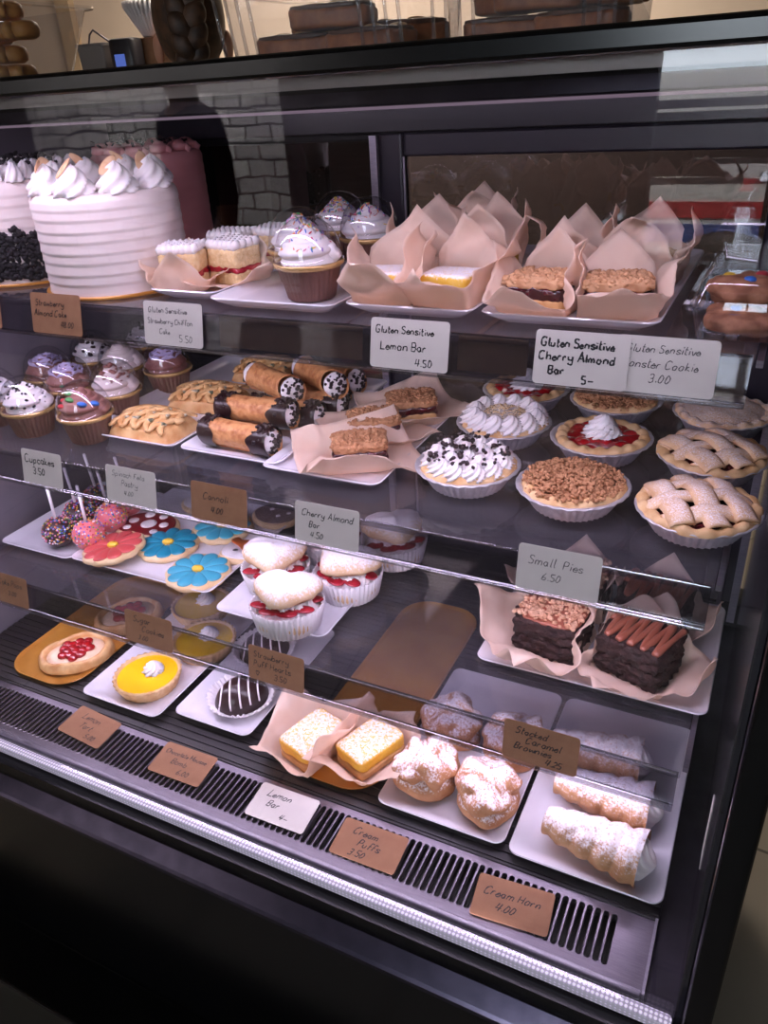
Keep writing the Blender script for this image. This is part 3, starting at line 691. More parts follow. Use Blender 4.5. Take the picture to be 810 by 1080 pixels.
# ------------------------------------------------------------------ chiffon cake slices
plate(-.735, -.628, .775, 1.03, Z1, 'white plate under the strawberry chiffon slices')
def chiffon(loc, rz, label):
    t = thing('cake_slice', label, 'cake slice', loc, rz, 'strawberry chiffon cake slices')
    hw, hd = .027, .024
    MB().soft((0, 0, .010), (hw, hd, .009), 14, 8, .0012, 120, 3).build('sponge', K['sponge'], t)
    MB().soft((0, 0, .0205), (hw + .0005, hd + .0005, .0035), 8, 10, .003, 160, 5).build('strawberry_layer', K['jam'], t)
    MB().soft((0, 0, .034), (hw, hd, .013), 14, 8, .0012, 120, 6).build('sponge', K['sponge'], t)
    c = MB()
    for k in range(4):
        y = -.018 + .012 * k
        c.tube([(-.027 + .054 * i / 20, y, .0495 + .0012 * math.sin(i * 2.1)) for i in range(21)], [.0068 * (1 + .22 * math.sin(i * 2.1)) if 0 < i < 20 else .003 for i in range(21)], 10)
    c.build('whipped_cream', K['cream'], t)
    return t
ZP1 = Z1 + .0066
ch = chiffon((-.706, .823, ZP1), .35, 'strawberry chiffon slice wrapped by paper, nearest the white almond cake')
dup(ch, (-.654, .862, ZP1), -.15, 'strawberry chiffon slice showing its pink strawberry layer, beside the domed cupcakes plate')
dup(ch, (-.702, .925, ZP1), .1, 'strawberry chiffon slice in the row behind, against the pink cake')
dup(ch, (-.652, .965, ZP1), .0, 'rearmost strawberry chiffon slice on its plate')
parchment((-.706, .823, ZP1 - .0018), .029, .026, .120, (45, 75, 50, 55), 'parchment around the front left strawberry chiffon slice', .35, seed=2, rot=.78)
parchment((-.654, .862, ZP1 - .0018), .029, .026, .125, (30, 80, 50, 20), 'parchment around the chiffon slice beside the domed cupcakes', -.15, seed=3, rot=.6)
parchment((-.702, .925, ZP1 - .0018), .029, .026, .11, (70, 70, 60, 50), 'parchment around the chiffon slice by the pink cake', .1, seed=4, rot=.7)

# ------------------------------------------------------------------ cupcakes
SPR = ('red', 'blue', 'yellow', 'white', 'purple', 'orange', 'green', 'pink')
def sprinkle_parts(t, pts, length=.0045, rad=.0008, cols=SPR, round_=False):
    for i, c in enumerate(cols):
        mb = MB()
        for (p, nrm) in pts[i::len(cols)]:
            if round_: mb.ball(p, rad * random.uniform(.8, 1.2), 0)
            else:
                n = Vector(nrm).normalized(); d = n.orthogonal().normalized(); d.rotate(Matrix.Rotation(random.uniform(0, 6.3), 3, n)); a = Vector(p); h = d * length / 2
                mb.tube([a - h, a + h], rad, 6)
        if mb.n: tag(mb.build(c + '_sprinkles', K['sp_' + c], t), kind='stuff')
def cupcake(loc, kind, label, rz=0, group='domed cupcakes'):
    t = thing('cupcake', label, 'cupcake', loc, rz, group)
    pale = kind in ('sprinkled_cream', 'plain')
    ln = MB(); ln.lathe([(.027, 0), (.028, .001), (.0375, .040), (.0375, .0415), (.030, .0415)], 160, fn=lambda r, z, a, i: (r + (.0010 * math.cos(32 * a) if 0 < i < 4 else 0), z), cap0=True, cap1=True)
    ln.build('paper_liner', K['wpaper'] if kind in ('sprinkled_cream',) else K['liner'], t)
    rm = MB().lathe([(.0385, .0365), (.0415, .0385), (.0425, .041), (.0415, .0435), (.039, .0435), (.0380, .0405)], 64, fn=lambda r, z, a, i: (r + (.0006 * math.cos(44 * a) if i in (1, 2) else 0), z)); rm.build('cup_rim', K['goldrim'], t)
    fm = {'oreo': 'cream', 'candy': 'brownfrost', 'flower': 'brownfrost', 'flowerpink': 'brownfrost', 'sprinkled_cream': 'frost', 'rainbow': 'cream', 'plain': 'frost', 'rainbowdense': 'cream', 'chips': 'cream', 'nuts': 'frost'}[kind]
    fr = MB(); top = .036 if kind.startswith('flower') else .042
    nT = 78; pts = []; rad = []
    for i in range(nT):
        f = i / (nT - 1.0); a = f * 3.3 * 2 * PI; q = .0265 * (1 - f) ** .8
        pts.append((q * math.cos(a), q * math.sin(a), .042 + .006 + (top - .014) * f)); rad.append(.0125 * (1 - .50 * f))
    fr.tube(pts, rad, 20, 5, .15, .0); fr.lathe([(.033, .041), (.033, .045), (.022, .056), (.010, .066), (.001, .068)], 32); fr.build('frosting', K[fm], t)
    def surf(n, lo=.0, hi=.9, zoff=.0):
        L_ = []
        for _ in range(n):
            f = random.uniform(lo, hi); a = random.uniform(0, 2 * PI); q = .0362 * (1 - f) ** .8
            L_.append(((q * math.cos(a), q * math.sin(a), .052 + (top - .010) * f + zoff), (math.cos(a), math.sin(a), .8)))
        return L_
    if kind == 'oreo':
        tag(MB().crumbs([p for p, n in surf(70)], .0026, squash=.8).build('cookie_pieces', K['cookiecrumb'], t), kind='stuff')
    if kind == 'chips':
        tag(MB().crumbs([p for p, n in surf(30, .1)], .0042, squash=.7).build('chocolate_pieces', K['chip'], t), kind='stuff')
    if kind in ('sprinkled_cream', 'nuts'):
        tag(MB().crumbs([p for p, n in surf(34, .25, .95, .002)], .0034, squash=.6).build('chocolate_crumbs', K['brownfrost'] if kind == 'nuts' else K['caramel'], t), kind='stuff')
    if kind in ('rainbow', 'rainbowdense'):
        sprinkle_parts(t, surf(110 if kind == 'rainbow' else 320, .15, .95, .001))
    if kind == 'candy':
        for (c, a, q, z) in (('red', 3.5, .027, .061), ('red', 4.1, .029, .058), ('blue', 5.5, .026, .064), ('green', 4.6, .020, .069), ('orange', 2.4, .022, .066), ('blue', 6.2, .027, .061), ('green', 3.6, .017, .073)):
            MB().ball((q * math.cos(a), q * math.sin(a), z), .0072, 2, (1, 1, .55), rotm(-.35, .1, 0)).build('candy', K['sp_' + c], t)
    if kind.startswith('flower'):
        f_ = MB()
        for ring, (nq, q, h, tl) in enumerate(((7, .019, .050, .45), (6, .012, .054, .2), (4, .005, .058, .0))):
            for k in range(nq):
                a = 2 * PI * k / nq + ring * .4; P = []
                for i in range(6):
                    row = []
                    for j in range(6):
                        u = i / 5.0; v = -1 + 2 * j / 5.0; wd = .0125 * math.sin(PI * (.22 + .50 * u))
                        out = q + .006 * u * tl + .004 * u * u; z = h + .021 * u * (1 - .10 * v * v) + .0012 * math.sin(7 * v + k)
                        row.append((out * math.cos(a) - v * wd * math.sin(a), out * math.sin(a) + v * wd * math.cos(a), z))
                    P.append(row)
                f_.grid(P)
        fo = f_.build('sugar_flower', K['lilac'], t); so = fo.modifiers.new('thickness', 'SOLIDIFY'); so.thickness = .0012
        for a in (3.6, 5.2, .6): MB().ball((.026 * math.cos(a), .026 * math.sin(a), .054), .010, 2, (1, .55, .3), rotm(0, .4, a)).build('leaf', K['green'], t)
    D = []
    nD = 12; hD = .048
    for i in range(nD + 1):
        b = PI / 2 * i / nD; D.append((.0405 * math.cos(b) ** .8 if i < nD else .0005, .0438 + hD * math.sin(b)))
    dm = MB().lathe([(.0425, .0435), (.0425, .0445)] + D, 48); dm.build('dome_lid', K['dome'], t)
    return t
GA, GB = 'domed cupcakes on the top shelf', 'domed cupcakes on the middle shelf'
plate(-.622, -.448, .752, 1.075, Z1, 'white plate under the four domed cupcakes on the top shelf')
ck = cupcake((-.508, .812, ZP1), 'rainbow', 'domed cream cupcake with rainbow sprinkles at the front of the top shelf plate', 0, GA)
dup(ck, (-.568, .890, ZP1), 1.1, 'domed sprinkled cream cupcake half hidden behind the front one on the top shelf', GA)
dup(ck, (-.515, .985, ZP1), 2.3, 'domed cream cupcake with scattered sprinkles next to the lemon bar paper', GA)
cupcake((-.592, 1.040, ZP1), 'rainbowdense', 'domed cupcake at the back thickly covered in rainbow sprinkles', 0, GA)
o1 = cupcake((-1.025, .775, Z2), 'oreo', 'domed white cupcake with black cookie bits beside the candy-topped one', 0, GB)
cupcake((-.915, .785, Z2), 'candy', 'domed brown cupcake with red, blue and green candies', 0, GB)
cupcake((-.945, .882, Z2), 'nuts', 'domed cream cupcake with brown crumbs behind the candy-topped one', 0, GB)
f1 = cupcake((-1.040, .875, Z2), 'flower', 'domed cupcake with a lilac flower beside the brown-crumbed cream one', 0, GB)
dup(f1, (-1.121, .906, Z2), 1.0, 'domed lilac flower cupcake behind the black cookie one', GB)
dup(f1, (-.935, 1.000, Z2), 2.0, 'domed lilac flower cupcake standing nearest the pastry plate', GB)
cp_ = cupcake((-1.118, 1.010, Z2), 'chips', 'domed cupcake with dark chocolate pieces behind the leftmost lilac flower', 0, GB)
dup(cp_, (-1.085, 1.115, Z2), .9, 'rearmost domed cupcake with chocolate pieces, under the top shelf rail', GB)
cupcake((-1.030, .990, Z2), 'plain', 'domed plain cream cupcake among the lilac flower ones', 0, GB)
dup(o1, (-1.119, .790, Z2), .8, 'domed white cupcake cut off by the left edge of the photo', GB)

# ------------------------------------------------------------------ gluten sensitive bars (top shelf)
plate(-.443, -.288, .768, 1.14, Z1, 'white plate under the paper-wrapped lemon bars on the top shelf')
plate(-.280, -.098, .768, 1.14, Z1, 'white plate under the paper-wrapped cherry almond bars on the top shelf')
def gs_lemon(loc, rz, label):
    t = thing('lemon_bar', label, 'lemon bar', loc, rz, 'lemon bars on the top shelf')
    MB().soft((0, 0, .007), (.031, .027, .0065), 10, 8, .0008, 100).build('crust', K['short'], t)
    MB().soft((0, 0, .024), (.0305, .0265, .0115), 7, 10, .001, 80, 2).build('lemon_filling', K['gslemon'], t)
    return t
lb = gs_lemon((-.410, .825, ZP1), .15, 'powdered lemon bar in paper nearest the domed cupcakes on the top shelf')
dup(lb, (-.332, .828, ZP1), -.1, 'powdered lemon bar in paper right above its price card on the top shelf')
dup(lb, (-.405, .935, ZP1), .3, 'powdered lemon bar in the second row behind the one nearest the domed cupcakes')
dup(lb, (-.330, .950, ZP1), .0, 'powdered lemon bar in the second row next to the cherry almond bars')
dup(lb, (-.385, 1.060, ZP1), .2, 'rearmost powdered lemon bar wrapped in tall parchment')
pk = dict(n=30, crease=.005)
parchment((-.410, .825, ZP1 - .0018), .032, .028, .165, (68, 72, 74, 40), 'parchment round the lemon bar nearest the domed cupcakes', .15, seed=11, rot=.70, **pk)
parchment((-.332, .828, ZP1 - .0018), .032, .028, .170, (66, 76, 78, 42), 'parchment round the lemon bar above the 4.50 lemon bar card', -.1, seed=12, rot=.85, **pk)
parchment((-.405, .935, ZP1 - .0018), .032, .028, .180, (80, 80, 78, 70), 'parchment with tall points behind the front left lemon bar', .3, seed=13, rot=.72, **pk)
parchment((-.330, .950, ZP1 - .0018), .032, .028, .180, (80, 80, 82, 72), 'parchment with tall points behind the front right lemon bar', 0, seed=14, rot=.8, **pk)
parchment((-.385, 1.060, ZP1 - .0018), .032, .028, .180, (80, 82, 80, 76), 'parchment round the rearmost lemon bar', .2, seed=15, rot=.78, **pk)
def bar_crumbs(hw, hd, z, n, size, side=True):
    P = []
    for _ in range(n):
        x, y = random.uniform(-hw, hw), random.uniform(-hd, hd); P.append((x, y, z + random.uniform(-.002, .003) - .004 * max(abs(x) / hw, abs(y) / hd) ** 6))
    return P
def cherry_bar(loc, rz, label, group, hw=.033, hd=.027, h=.036, cm='crumbpale'):
    t = thing('cherry_almond_bar', label, 'cherry almond bar', loc, rz, group)
    MB().soft((0, 0, h * .22), (hw, hd, h * .22), 12, 8, .001, 120).build('base_crust', K['short'], t)
    MB().soft((0, 0, h * .56), (hw + .0008, hd + .0008, h * .20), 8, 12, .004, 130, 4).build('cherry_layer', K['darkberry'], t)
    MB().soft((0, 0, h * .84), (hw + .0005, hd + .0005, h * .17), 6, 14, .0025, 160, 8).build('crumb_bed', K[cm], t)
    m = MB().crumbs(bar_crumbs(hw, hd, h * .98, 420, .004), .0030)
    tag(m.build('crumb_topping', K[cm], t), kind='stuff'); return t
gcb = cherry_bar((-.228, .825, ZP1), -.1, 'cherry almond bar in paper above its bold ink price card', 'cherry almond bars on the top shelf')
dup(gcb, (-.150, .828, ZP1), .2, 'cherry almond bar in paper above the monster cookie card, top shelf front')
dup(gcb, (-.225, .940, ZP1), .1, 'cherry almond bar in the second row next to the wrapped lemon bars')
dup(gcb, (-.148, .955, ZP1), -.1, 'cherry almond bar in the second row next to the clear cookie box')
parchment((-.228, .825, ZP1 - .0018), .035, .029, .155, (76, 72, 74, 26), 'parchment round the bar above the bold cherry almond card', -.1, seed=21, rot=.76, **pk)
parchment((-.150, .828, ZP1 - .0018), .035, .029, .155, (66, 72, 80, 40), 'parchment round the cherry bar above the monster cookie card', .2, seed=22, rot=.8, **pk)
parchment((-.225, .940, ZP1 - .0018), .035, .029, .165, (76, 74, 80, 70), 'parchment behind the front left cherry almond bar', .1, seed=23, rot=.74, **pk)
parchment((-.148, .955, ZP1 - .0018), .035, .029, .175, (66, 78, 80, 70), 'parchment behind the front right cherry almond bar, beside the cookie box', -.1, seed=24, rot=.8, **pk)

# ------------------------------------------------------------------ monster cookie box
t = thing('clamshell_box', 'clear plastic box of lumpy cookies at the right end of the top shelf', 'plastic box', (-.027, .865, Z1))
hw, hd = .045, .095
bx = MB().loft([rround(hw - .006, hd - .006, .012, 0), rround(hw - .005, hd - .005, .012, .001), rround(hw, hd, .012, .026), rround(hw + .003, hd + .003, .012, .0265), rround(hw + .003, hd + .003, .012, .0285), rround(hw, hd, .012, .029)], True, False); bx.build('tray', K['dome'], t, True, 40)
bx = MB().loft([rround(hw, hd, .012, .0292), rround(hw - .004, hd - .004, .012, .050), rround(hw - .010, hd - .010, .010, .056), rround(hw - .012, hd - .012, .010, .0562)], False, True); bx.build('lid', K['dome'], t, True, 40)
K['monster'] = mat('oat_cookie', (178, 124, 92), (140, 92, 66), 60, rough=.8, bump=.8, bscale=160)
def monster(loc, label, rz=0):
    t = thing('cookie', label, 'cookie', loc, rz, 'monster cookies in the clear box')
    MB().soft((0, 0, .011), (.036, .036, .0105), 2.6, 16, .005, 70, 4).build('dough', K['monster'], t)
    for (c, x, y) in (('blue', -.008, -.010), ('red', .014, .006), ('yellow', -.016, .012)):
        MB().ball((x, y, .0215), .0058, 2, (1, 1, .6)).build('candy', K['sp_' + c], t)
    return t
mk = monster((-.027, .815, Z1 + .0012), 'lumpy oat cookie with a blue candy at the front of the clear box')
dup(mk, (-.027, .835, Z1 + .0245), .6, 'lumpy oat cookie lying on top of the front one in the clear box')
dup(mk, (-.027, .905, Z1 + .0012), 1.4, 'lumpy oat cookie at the back of the clear box')

# ------------------------------------------------------------------ spinach pastries
ZP2, ZP3, ZPD = Z2 + .0056, Z3 + .0056, ZD + .0056
plate(-.940, -.748, .778, 1.175, Z2, 'white plate under the spinach feta pastries')
def feta(loc, rz, label):
    t = thing('lattice_pastry', label, 'pastry', loc, rz, 'spinach feta pastries')
    hw, hd, H = .061, .043, .034; n = 52; P = []
    for i in range(n + 1):
        row = []
        for j in range(n + 1):
            u, v = -1 + 2 * i / n, -1 + 2 * j / n
            e = max(0, 1 - abs(u) ** 7) ** .5 * max(0, 1 - abs(v) ** 7) ** .5
            x, y = u * hw * (1 - .05 * v * v), v * hd * (1 - .08 * u * u)
            z = H * (.55 + .45 * math.cos(u * 1.3) * math.cos(v * 1.3)) * e
            hole = 0
            for a in (-.66, -.22, .22, .66):
                for b in (-.36, .36):
                    du, dv = (u - a - (.10 if b > 0 else -.06)) / .185, (v - b) / .27; q = du * du + dv * dv
                    hole = max(hole, 1 - q)
            z -= .003 * e * (1 if max(abs(u), abs(v)) < .86 else 0)
            z += .0012 * nz((x, y, 0), 90, 3)
            row.append((x, y, max(z, .0)))
        P.append(row)
    m = MB().grid(P); m.box((-hw + .006, -hd + .006, 0), (hw - .006, hd - .006, .002)); m.build('crust', K['pastry'], t)
    def top(x, y): return H * (.55 + .45 * math.cos(x / hw * 1.3) * math.cos(y / hd * 1.3))
    for d in (1, -1):
        for k in range(-3, 4):
            pts = []
            for i in range(41):
                y = -hd * .93 + 2 * hd * .93 * i / 40; x = k * .0265 + d * y * .62 + .0015 * math.sin(i)
                if abs(x) < hw * .93: pts.append((x, y, top(x, y) * (1 - .25 * abs(y / hd) ** 6) + .0005 * d))
            if len(pts) > 6: MB().tube(pts, [.0052 if 1 < i < len(pts) - 2 else .004 for i in range(len(pts))], 8, flat=.62).build('lattice_strip', K['pastry'], t)
    f = MB()
    for k in range(-2, 3):
        for y in (-.021, 0, .021):
            x = k * .0265 + (.01325 if abs(y) > .01 else 0)
            if abs(x) < hw * .85: f.soft((x, y, top(x, y) - .0015), (.0085, .0075, .0030), 2.5, 8, .0024, 160, k + y)
    f.build('spinach_filling', K['filling'], t); return t
ft = feta((-.826, .830, ZP2), -.05, 'golden lattice pastry with spinach filling at the front of its plate')
dup(ft, (-.816, .955, ZP2), .12, 'golden lattice pastry in the middle of its plate, behind the front one')
dup(ft, (-.795, 1.105, ZP2), .08, 'golden lattice pastry far back beneath the top shelf')

# ------------------------------------------------------------------ cannoli
plate(-.740, -.568, .778, 1.13, Z2, 'white plate under the pile of cannoli')
def cannoli(loc, rz, label, dipped=True, ry=0.0):
    t = thing('cannoli', label, 'cannoli', loc, rz, 'cannoli piled on their plate'); t.rotation_euler = (0, ry, rz)
    L, r = .052, .0190; nu, nv = 26, 40; A = []
    for i in range(nu + 1):
        u = -1 + 2 * i / nu; row = []
        for j in range(nv + 1):
            f = j / nv * 1.12; a = -1.2 - f * 2 * PI; rr = r * (.93 + .10 * u * u) + .0022 * f + .0012 * nz((u * 3, math.cos(a) * 2, math.sin(a) * 2), 2.2, 4)
            xe = L * u + (.010 * math.cos(a + .9) * u * u * (1 if u > 0 else -1))
            row.append((xe, rr * math.cos(a), rr * math.sin(a)))
        A.append(row)
    o = MB().grid(A).build('shell', K['cannoli'], t); so = o.modifiers.new('thickness', 'SOLIDIFY'); so.thickness = .0016; so.offset = -1
    for sg in (1, -1):
        if dipped:
            D = []
            for i in range(12):
                u = i / 11.0; row = []
                for j in range(40):
                    a = 2 * PI * j / 40; rr = r * 1.06 + .0024 + .0008 * math.sin(3 * a) - .002 * max(0, .12 - u) / .12
                    xe = sg * (L + .009 - u * (.026 + .006 * math.sin(2 * a + 1) + .004 * math.sin(5 * a)))
                    row.append((xe, rr * math.cos(a), rr * math.sin(a)))
                D.append(row)
            MB().grid(D, cv=True).build('chocolate_dip', K['choc'], t)
        MB().ball((sg * (L + .001), 0, 0), r * .98, 3, (.62, 1, 1), None, .10, 3, 2).build('cream_filling', K['cream'], t)
        c = MB(); P = []
        for _ in range(44):
            a = random.uniform(0, 6.3); q = math.sqrt(random.uniform(.0, .98)) * r * .97
            P.append((sg * (L + .0125 * math.sqrt(max(0, 1 - (q / r) ** 2)) + .001), q * math.cos(a), q * math.sin(a)))
        if dipped:
            for _ in range(26):
                a = random.uniform(.2, 2.9); P.append((sg * (L + .006 - random.uniform(0, .02)), r * 1.18 * math.cos(a), r * 1.18 * math.sin(a)))
        tag(c.crumbs(P, .0026, squash=1).build('chocolate_chips', K['chip'], t), kind='stuff')
    return t
zc = ZP2 + .0225
cd_ = cannoli((-.655, .816, zc), -.06, 'chocolate-dipped cannoli at the front, on the plate just above its price card')
dup(cd_, (-.658, .868, zc + .018), .04, 'chocolate-dipped cannoli in the second row, lying above the front one')
dup(cd_, (-.640, .915, zc), .02, 'chocolate-dipped cannoli end poking out under the upper pile')
dup(cd_, (-.630, .963, zc), .05, 'cannoli at plate level with its chip-covered end beside the crumb bars')
cn = cannoli((-.672, .936, zc + .037), -.42, 'plain cannoli on top of the pile with its cream end facing front', False)
dup(cn, (-.620, .985, zc + .036), -.55, 'plain cannoli on top of the pile behind, cream end nearest the crumb bars')
dup(cn, (-.640, 1.050, zc + .012), -.1, 'plain cannoli at the back of the pile beneath the top shelf')
dup(cn, (-.650, 1.010, zc), .03, 'plain cannoli lying at plate level underneath the top of the pile')

# ------------------------------------------------------------------ cherry almond bars (middle shelf)
plate(-.590, -.412, .766, 1.075, Z2, 'white plate under the crumb-topped cherry almond bars')
GM = 'cherry almond bars on the middle shelf'
cb = cherry_bar((-.470, .832, ZP2 + .0020), .5, 'crumb-topped cherry bar in folded parchment at the front of the plate', GM, .036, .029, .036, 'crumb')
dup(cb, (-.490, .915, ZP2 + .0020), .55, 'crumb-topped cherry bar in the middle of the parchment-lined plate', GM)
dup(cb, (-.470, 1.000, ZP2 + .0020), .5, 'crumb-topped cherry bar at the back of the parchment-lined plate', GM)
parchment((-.474, .830, ZP2), .037, .030, .165, (12, 50, 18, 34), 'parchment folded over the front cherry almond bar on the middle shelf', .5, seed=31, rot=.2, n=30)
parchment((-.490, .915, ZP2), .037, .030, .150, (18, 40, 14, 26), 'parchment under the middle cherry almond bar on the middle shelf', .55, seed=32, rot=.3)
parchment((-.470, 1.000, ZP2), .037, .030, .155, (26, 55, 25, 28), 'parchment under the rear cherry almond bar on the middle shelf', .5, seed=33, rot=.35)

# ------------------------------------------------------------------ small pies
def pie(loc, kind, label, rz=0):
    t = thing('small_pie', label, 'pie', loc, rz, 'small pies in foil tins')
    tin = MB().lathe([(.002, .0004), (.043, .0004), (.0445, .001), (.0585, .0235), (.0600, .0255), (.0655, .0262), (.0668, .0272), (.0655, .0282), (.0600, .0272), (.0575, .0245)], 200, fn=lambda r, z, a, i: (r + (.0017 * math.cos(40 * a) if i in (2, 3) else 0), z + (.0006 * math.cos(25 * a) if i in (5, 6, 7) else 0)), cap0=True)
    tin.build('foil_tin', K['foil'], t)
    cr = []
    full = kind in ('lattice', 'sugar')
    RO = .0655 if full else .0605
    for i in range(11):
        b = PI * i / 10; row = []
        for j in range(120):
            a = 2 * PI * j / 120; w = .0055 * (1 + .22 * math.sin(17 * a)); rr = RO - .0075 + .0075 * math.cos(b) * (1 + .10 * math.sin(17 * a)) + .0018 * math.sin(3 * a + 1)
            row.append((rr * math.cos(a), rr * math.sin(a), .0262 + w * math.sin(b) * 1.25 + .0012 * nz((rr * math.cos(a), rr * math.sin(a), 0), 60)))
        cr.append(row)
    m = MB().grid(cr, cv=True); m.build('crust', K['sugarcrust'] if kind == 'sugar' else K['crust'], t)
    def fill(m_, z=.029, dome=.004, amp=.0015, name='filling', R=.0555, f=60):
        G = []
        for i in range(17):
            q = R * i / 16.0; row = []
            for j in range(48):
                a = 2 * PI * j / 48; x, y = q * math.cos(a), q * math.sin(a)
                row.append((x, y, z + dome * (1 - (q / R) ** 2) + amp * nz((x, y, 1), f, 2)))
            G.append(row)
        return MB().grid(G, cv=True).build(name, K[m_], t)
    if kind == 'crumb':
        fill('crumb', .029, .010, .002, 'crumb_bed', .056, 90); P = []
        for _ in range(1000):
            a = random.uniform(0, 6.3); q = .0585 * math.sqrt(random.uniform(0, 1)); P.append((q * math.cos(a), q * math.sin(a), .0315 + .010 * (1 - (q / .0585) ** 2) + random.uniform(-.001, .003)))
        tag(MB().crumbs(P, .0025).build('crumb_topping', K['crumb'], t), kind='stuff')
    elif kind in ('chips', 'coconut'):
        fill('choc' if kind == 'chips' else 'lemon', .0285, .0)
        for ring, (n, q) in enumerate(((12, .043), (7, .023), (1, 0))):
            for k in range(n):
                a = 2 * PI * k / n + ring * .3; big = kind == 'coconut'
                if big and ring > 0: continue
                MB().dollop((q * math.cos(a), q * math.sin(a), .029), .0205 if big else .0185, .024 if big else .020, 7, 2.2, .27, .002).build('cream_dollop', K['cream'], t)
        if kind == 'chips':
            P = [(q * math.cos(a), q * math.sin(a), z) for a, q, z in [(random.uniform(0, 6.3), .054 * math.sqrt(random.uniform(0, 1)), random.uniform(.043, .051)) for _ in range(110)]]
            tag(MB().crumbs(P, .0027, squash=1).build('chocolate_chips', K['chip'], t), kind='stuff')
        else:
            fill('cream', .034, .010, .004, 'cream_mound', .038)
            P = []; mb = MB()
            for _ in range(150):
                a = random.uniform(0, 6.3); q = .030 * math.sqrt(random.uniform(0, 1)); mb.soft((q * math.cos(a), q * math.sin(a), .0455 - 8 * q * q + random.uniform(0, .003)), (.0036, .0012, .0005), 4, 1, R=rotm(random.uniform(-.6, .6), random.uniform(-.6, .6), random.uniform(0, 6)))
            tag(mb.build('toasted_coconut', mat('coconut', (232, 196, 140), (240, 222, 190), 200, rough=.7), t), kind='stuff')
    elif kind in ('cherrytop', 'cherryback'):
        fill('cherry', .0285, .002, .003); mb = MB()
        for _ in range(16):
            a = random.uniform(0, 6.3); q = .044 * math.sqrt(random.uniform(.05, 1)); mb.ball((q * math.cos(a), q * math.sin(a), .0280), .0088, 2, (1.1, 1.1, .6))
        mb.build('cherries', K['cherry'], t)
        w = MB()
        for k in range(5):
            a = 2 * PI * k / 5; w.dollop((.009 * math.cos(a), .009 * math.sin(a) - .002, .032), .018, .016, 6, 2.4, .26, 0)
        w.dollop((0, -.001, .036), .0225, .024, 7, 3.0, .26, .003); w.build('cream_dollop', K['cream'], t)
    elif kind == 'sugar':
        fill('sugarcrust', .0295, .011, .003, 'top_crust', .058, 40)
    elif kind == 'lattice':
        fill('darkberry', .0285, .006, .003)
        for d in (0, 1):
            for k in range(3):
                off = (-.033, .001, .034)[k]; Lh = math.sqrt(.0585 ** 2 - off ** 2); G = []
                for i in range(29):
                    s = -Lh + 2 * Lh * i / 28.0; row = []
                    for j in range(7):
                        v = -1 + j / 3.0; o_ = off + v * .0118
                        q2 = s * s + o_ * o_; base = .0295 + .013 * max(0, 1 - q2 / .0585 ** 2)
                        wv = math.cos((s / .033) * PI + (k + d) * PI) * .0022
                        z = base + wv + .0042 * math.sqrt(max(0, 1 - v * v)) + .0008 * nz((s, o_, d), 80)
                        x, y = (s, o_) if d == 0 else (o_, s)
                        row.append((x, y, z))
                    G.append(row)
                lo = MB().grid(G).build('lattice_strip', K['sugarcrust'], t); so = lo.modifiers.new('thickness', 'SOLIDIFY'); so.thickness = .003; so.offset = -1
    return t
pie((-.318, .836, Z2), 'chips', 'small pie of whipped cream stars with chocolate chips')
pie((-.320, .985, Z2), 'coconut', 'small pie ringed with cream dollops and toasted coconut in the centre')
pie((-.330, 1.122, Z2), 'cherryback', 'red cherry pie with a cream dollop, farthest back in its column', .7)
cr_ = pie((-.182, .825, Z2), 'crumb', 'brown crumb-topped pie at the front, above the small pies card')
pie((-.182, .975, Z2), 'cherrytop', 'red cherry pie with a cream rosette between the two crumb pies')
dup(cr_, (-.192, 1.120, Z2), 1.2, 'brown crumb-topped pie at the back, behind the cherry one with the rosette')
lt = pie((-.042, .816, Z2), 'lattice', 'lattice-topped berry pie at the front right corner of the shelf', .45)
dup(lt, (-.0425, .964, Z2), .75, 'lattice-topped berry pie in the second row, under the sugared one')
pie((-.044, 1.112, Z2), 'sugar', 'plain sugar-crusted pie at the back right corner')

# ------------------------------------------------------------------ cake pops
plate(-1.150, -.984, .735, .985, Z3, 'white plate under the cake pops')
def cakepop(loc, colr, label, rz=0):
    t = thing('cake_pop', label, 'cake pop', loc, rz, 'cake pops'); r = .0272
    MB().ball((0, 0, r), r, 3, (1, 1, .96), None, .05, 2, 3).build('coating', K[colr], t)
    pts = []
    for _ in range(380 if colr == 'popbrown' else 240):
        a = random.uniform(0, 6.3); c = random.uniform(-.35, 1); s = math.sqrt(1 - c * c); pts.append(((r * s * math.cos(a), r * s * math.sin(a), r + r * .97 * c), (s * math.cos(a), s * math.sin(a), c)))
    sprinkle_parts(t, pts, rad=.0017, round_=True)
    MB().tube([(0, 0, r * 1.6), (-.003, .004, .118)], .0026, 10).build('stick', K['stick'], t); return t
pb = cakepop((-1.040, .775, ZP3), 'popbrown', 'brown sprinkled cake pop nearest the price card, stick upright')
pp = cakepop((-.981, .786, ZP3), 'poppink', 'pink sprinkled cake pop at the front beside the coral flower cookie')
dup(pb, (-1.054, .834, ZP3), .8, 'brown sprinkled cake pop behind the front brown one')
dup(pp, (-.990, .847, ZP3), .9, 'pink sprinkled cake pop in the second row beside the mushroom cookie')
dup(pb, (-1.066, .895, ZP3), 1.6, 'brown sprinkled cake pop at the back of the plate')
dup(pp, (-1.004, .905, ZP3), 2.2, 'pink sprinkled cake pop at the back beside the mushroom cookie')

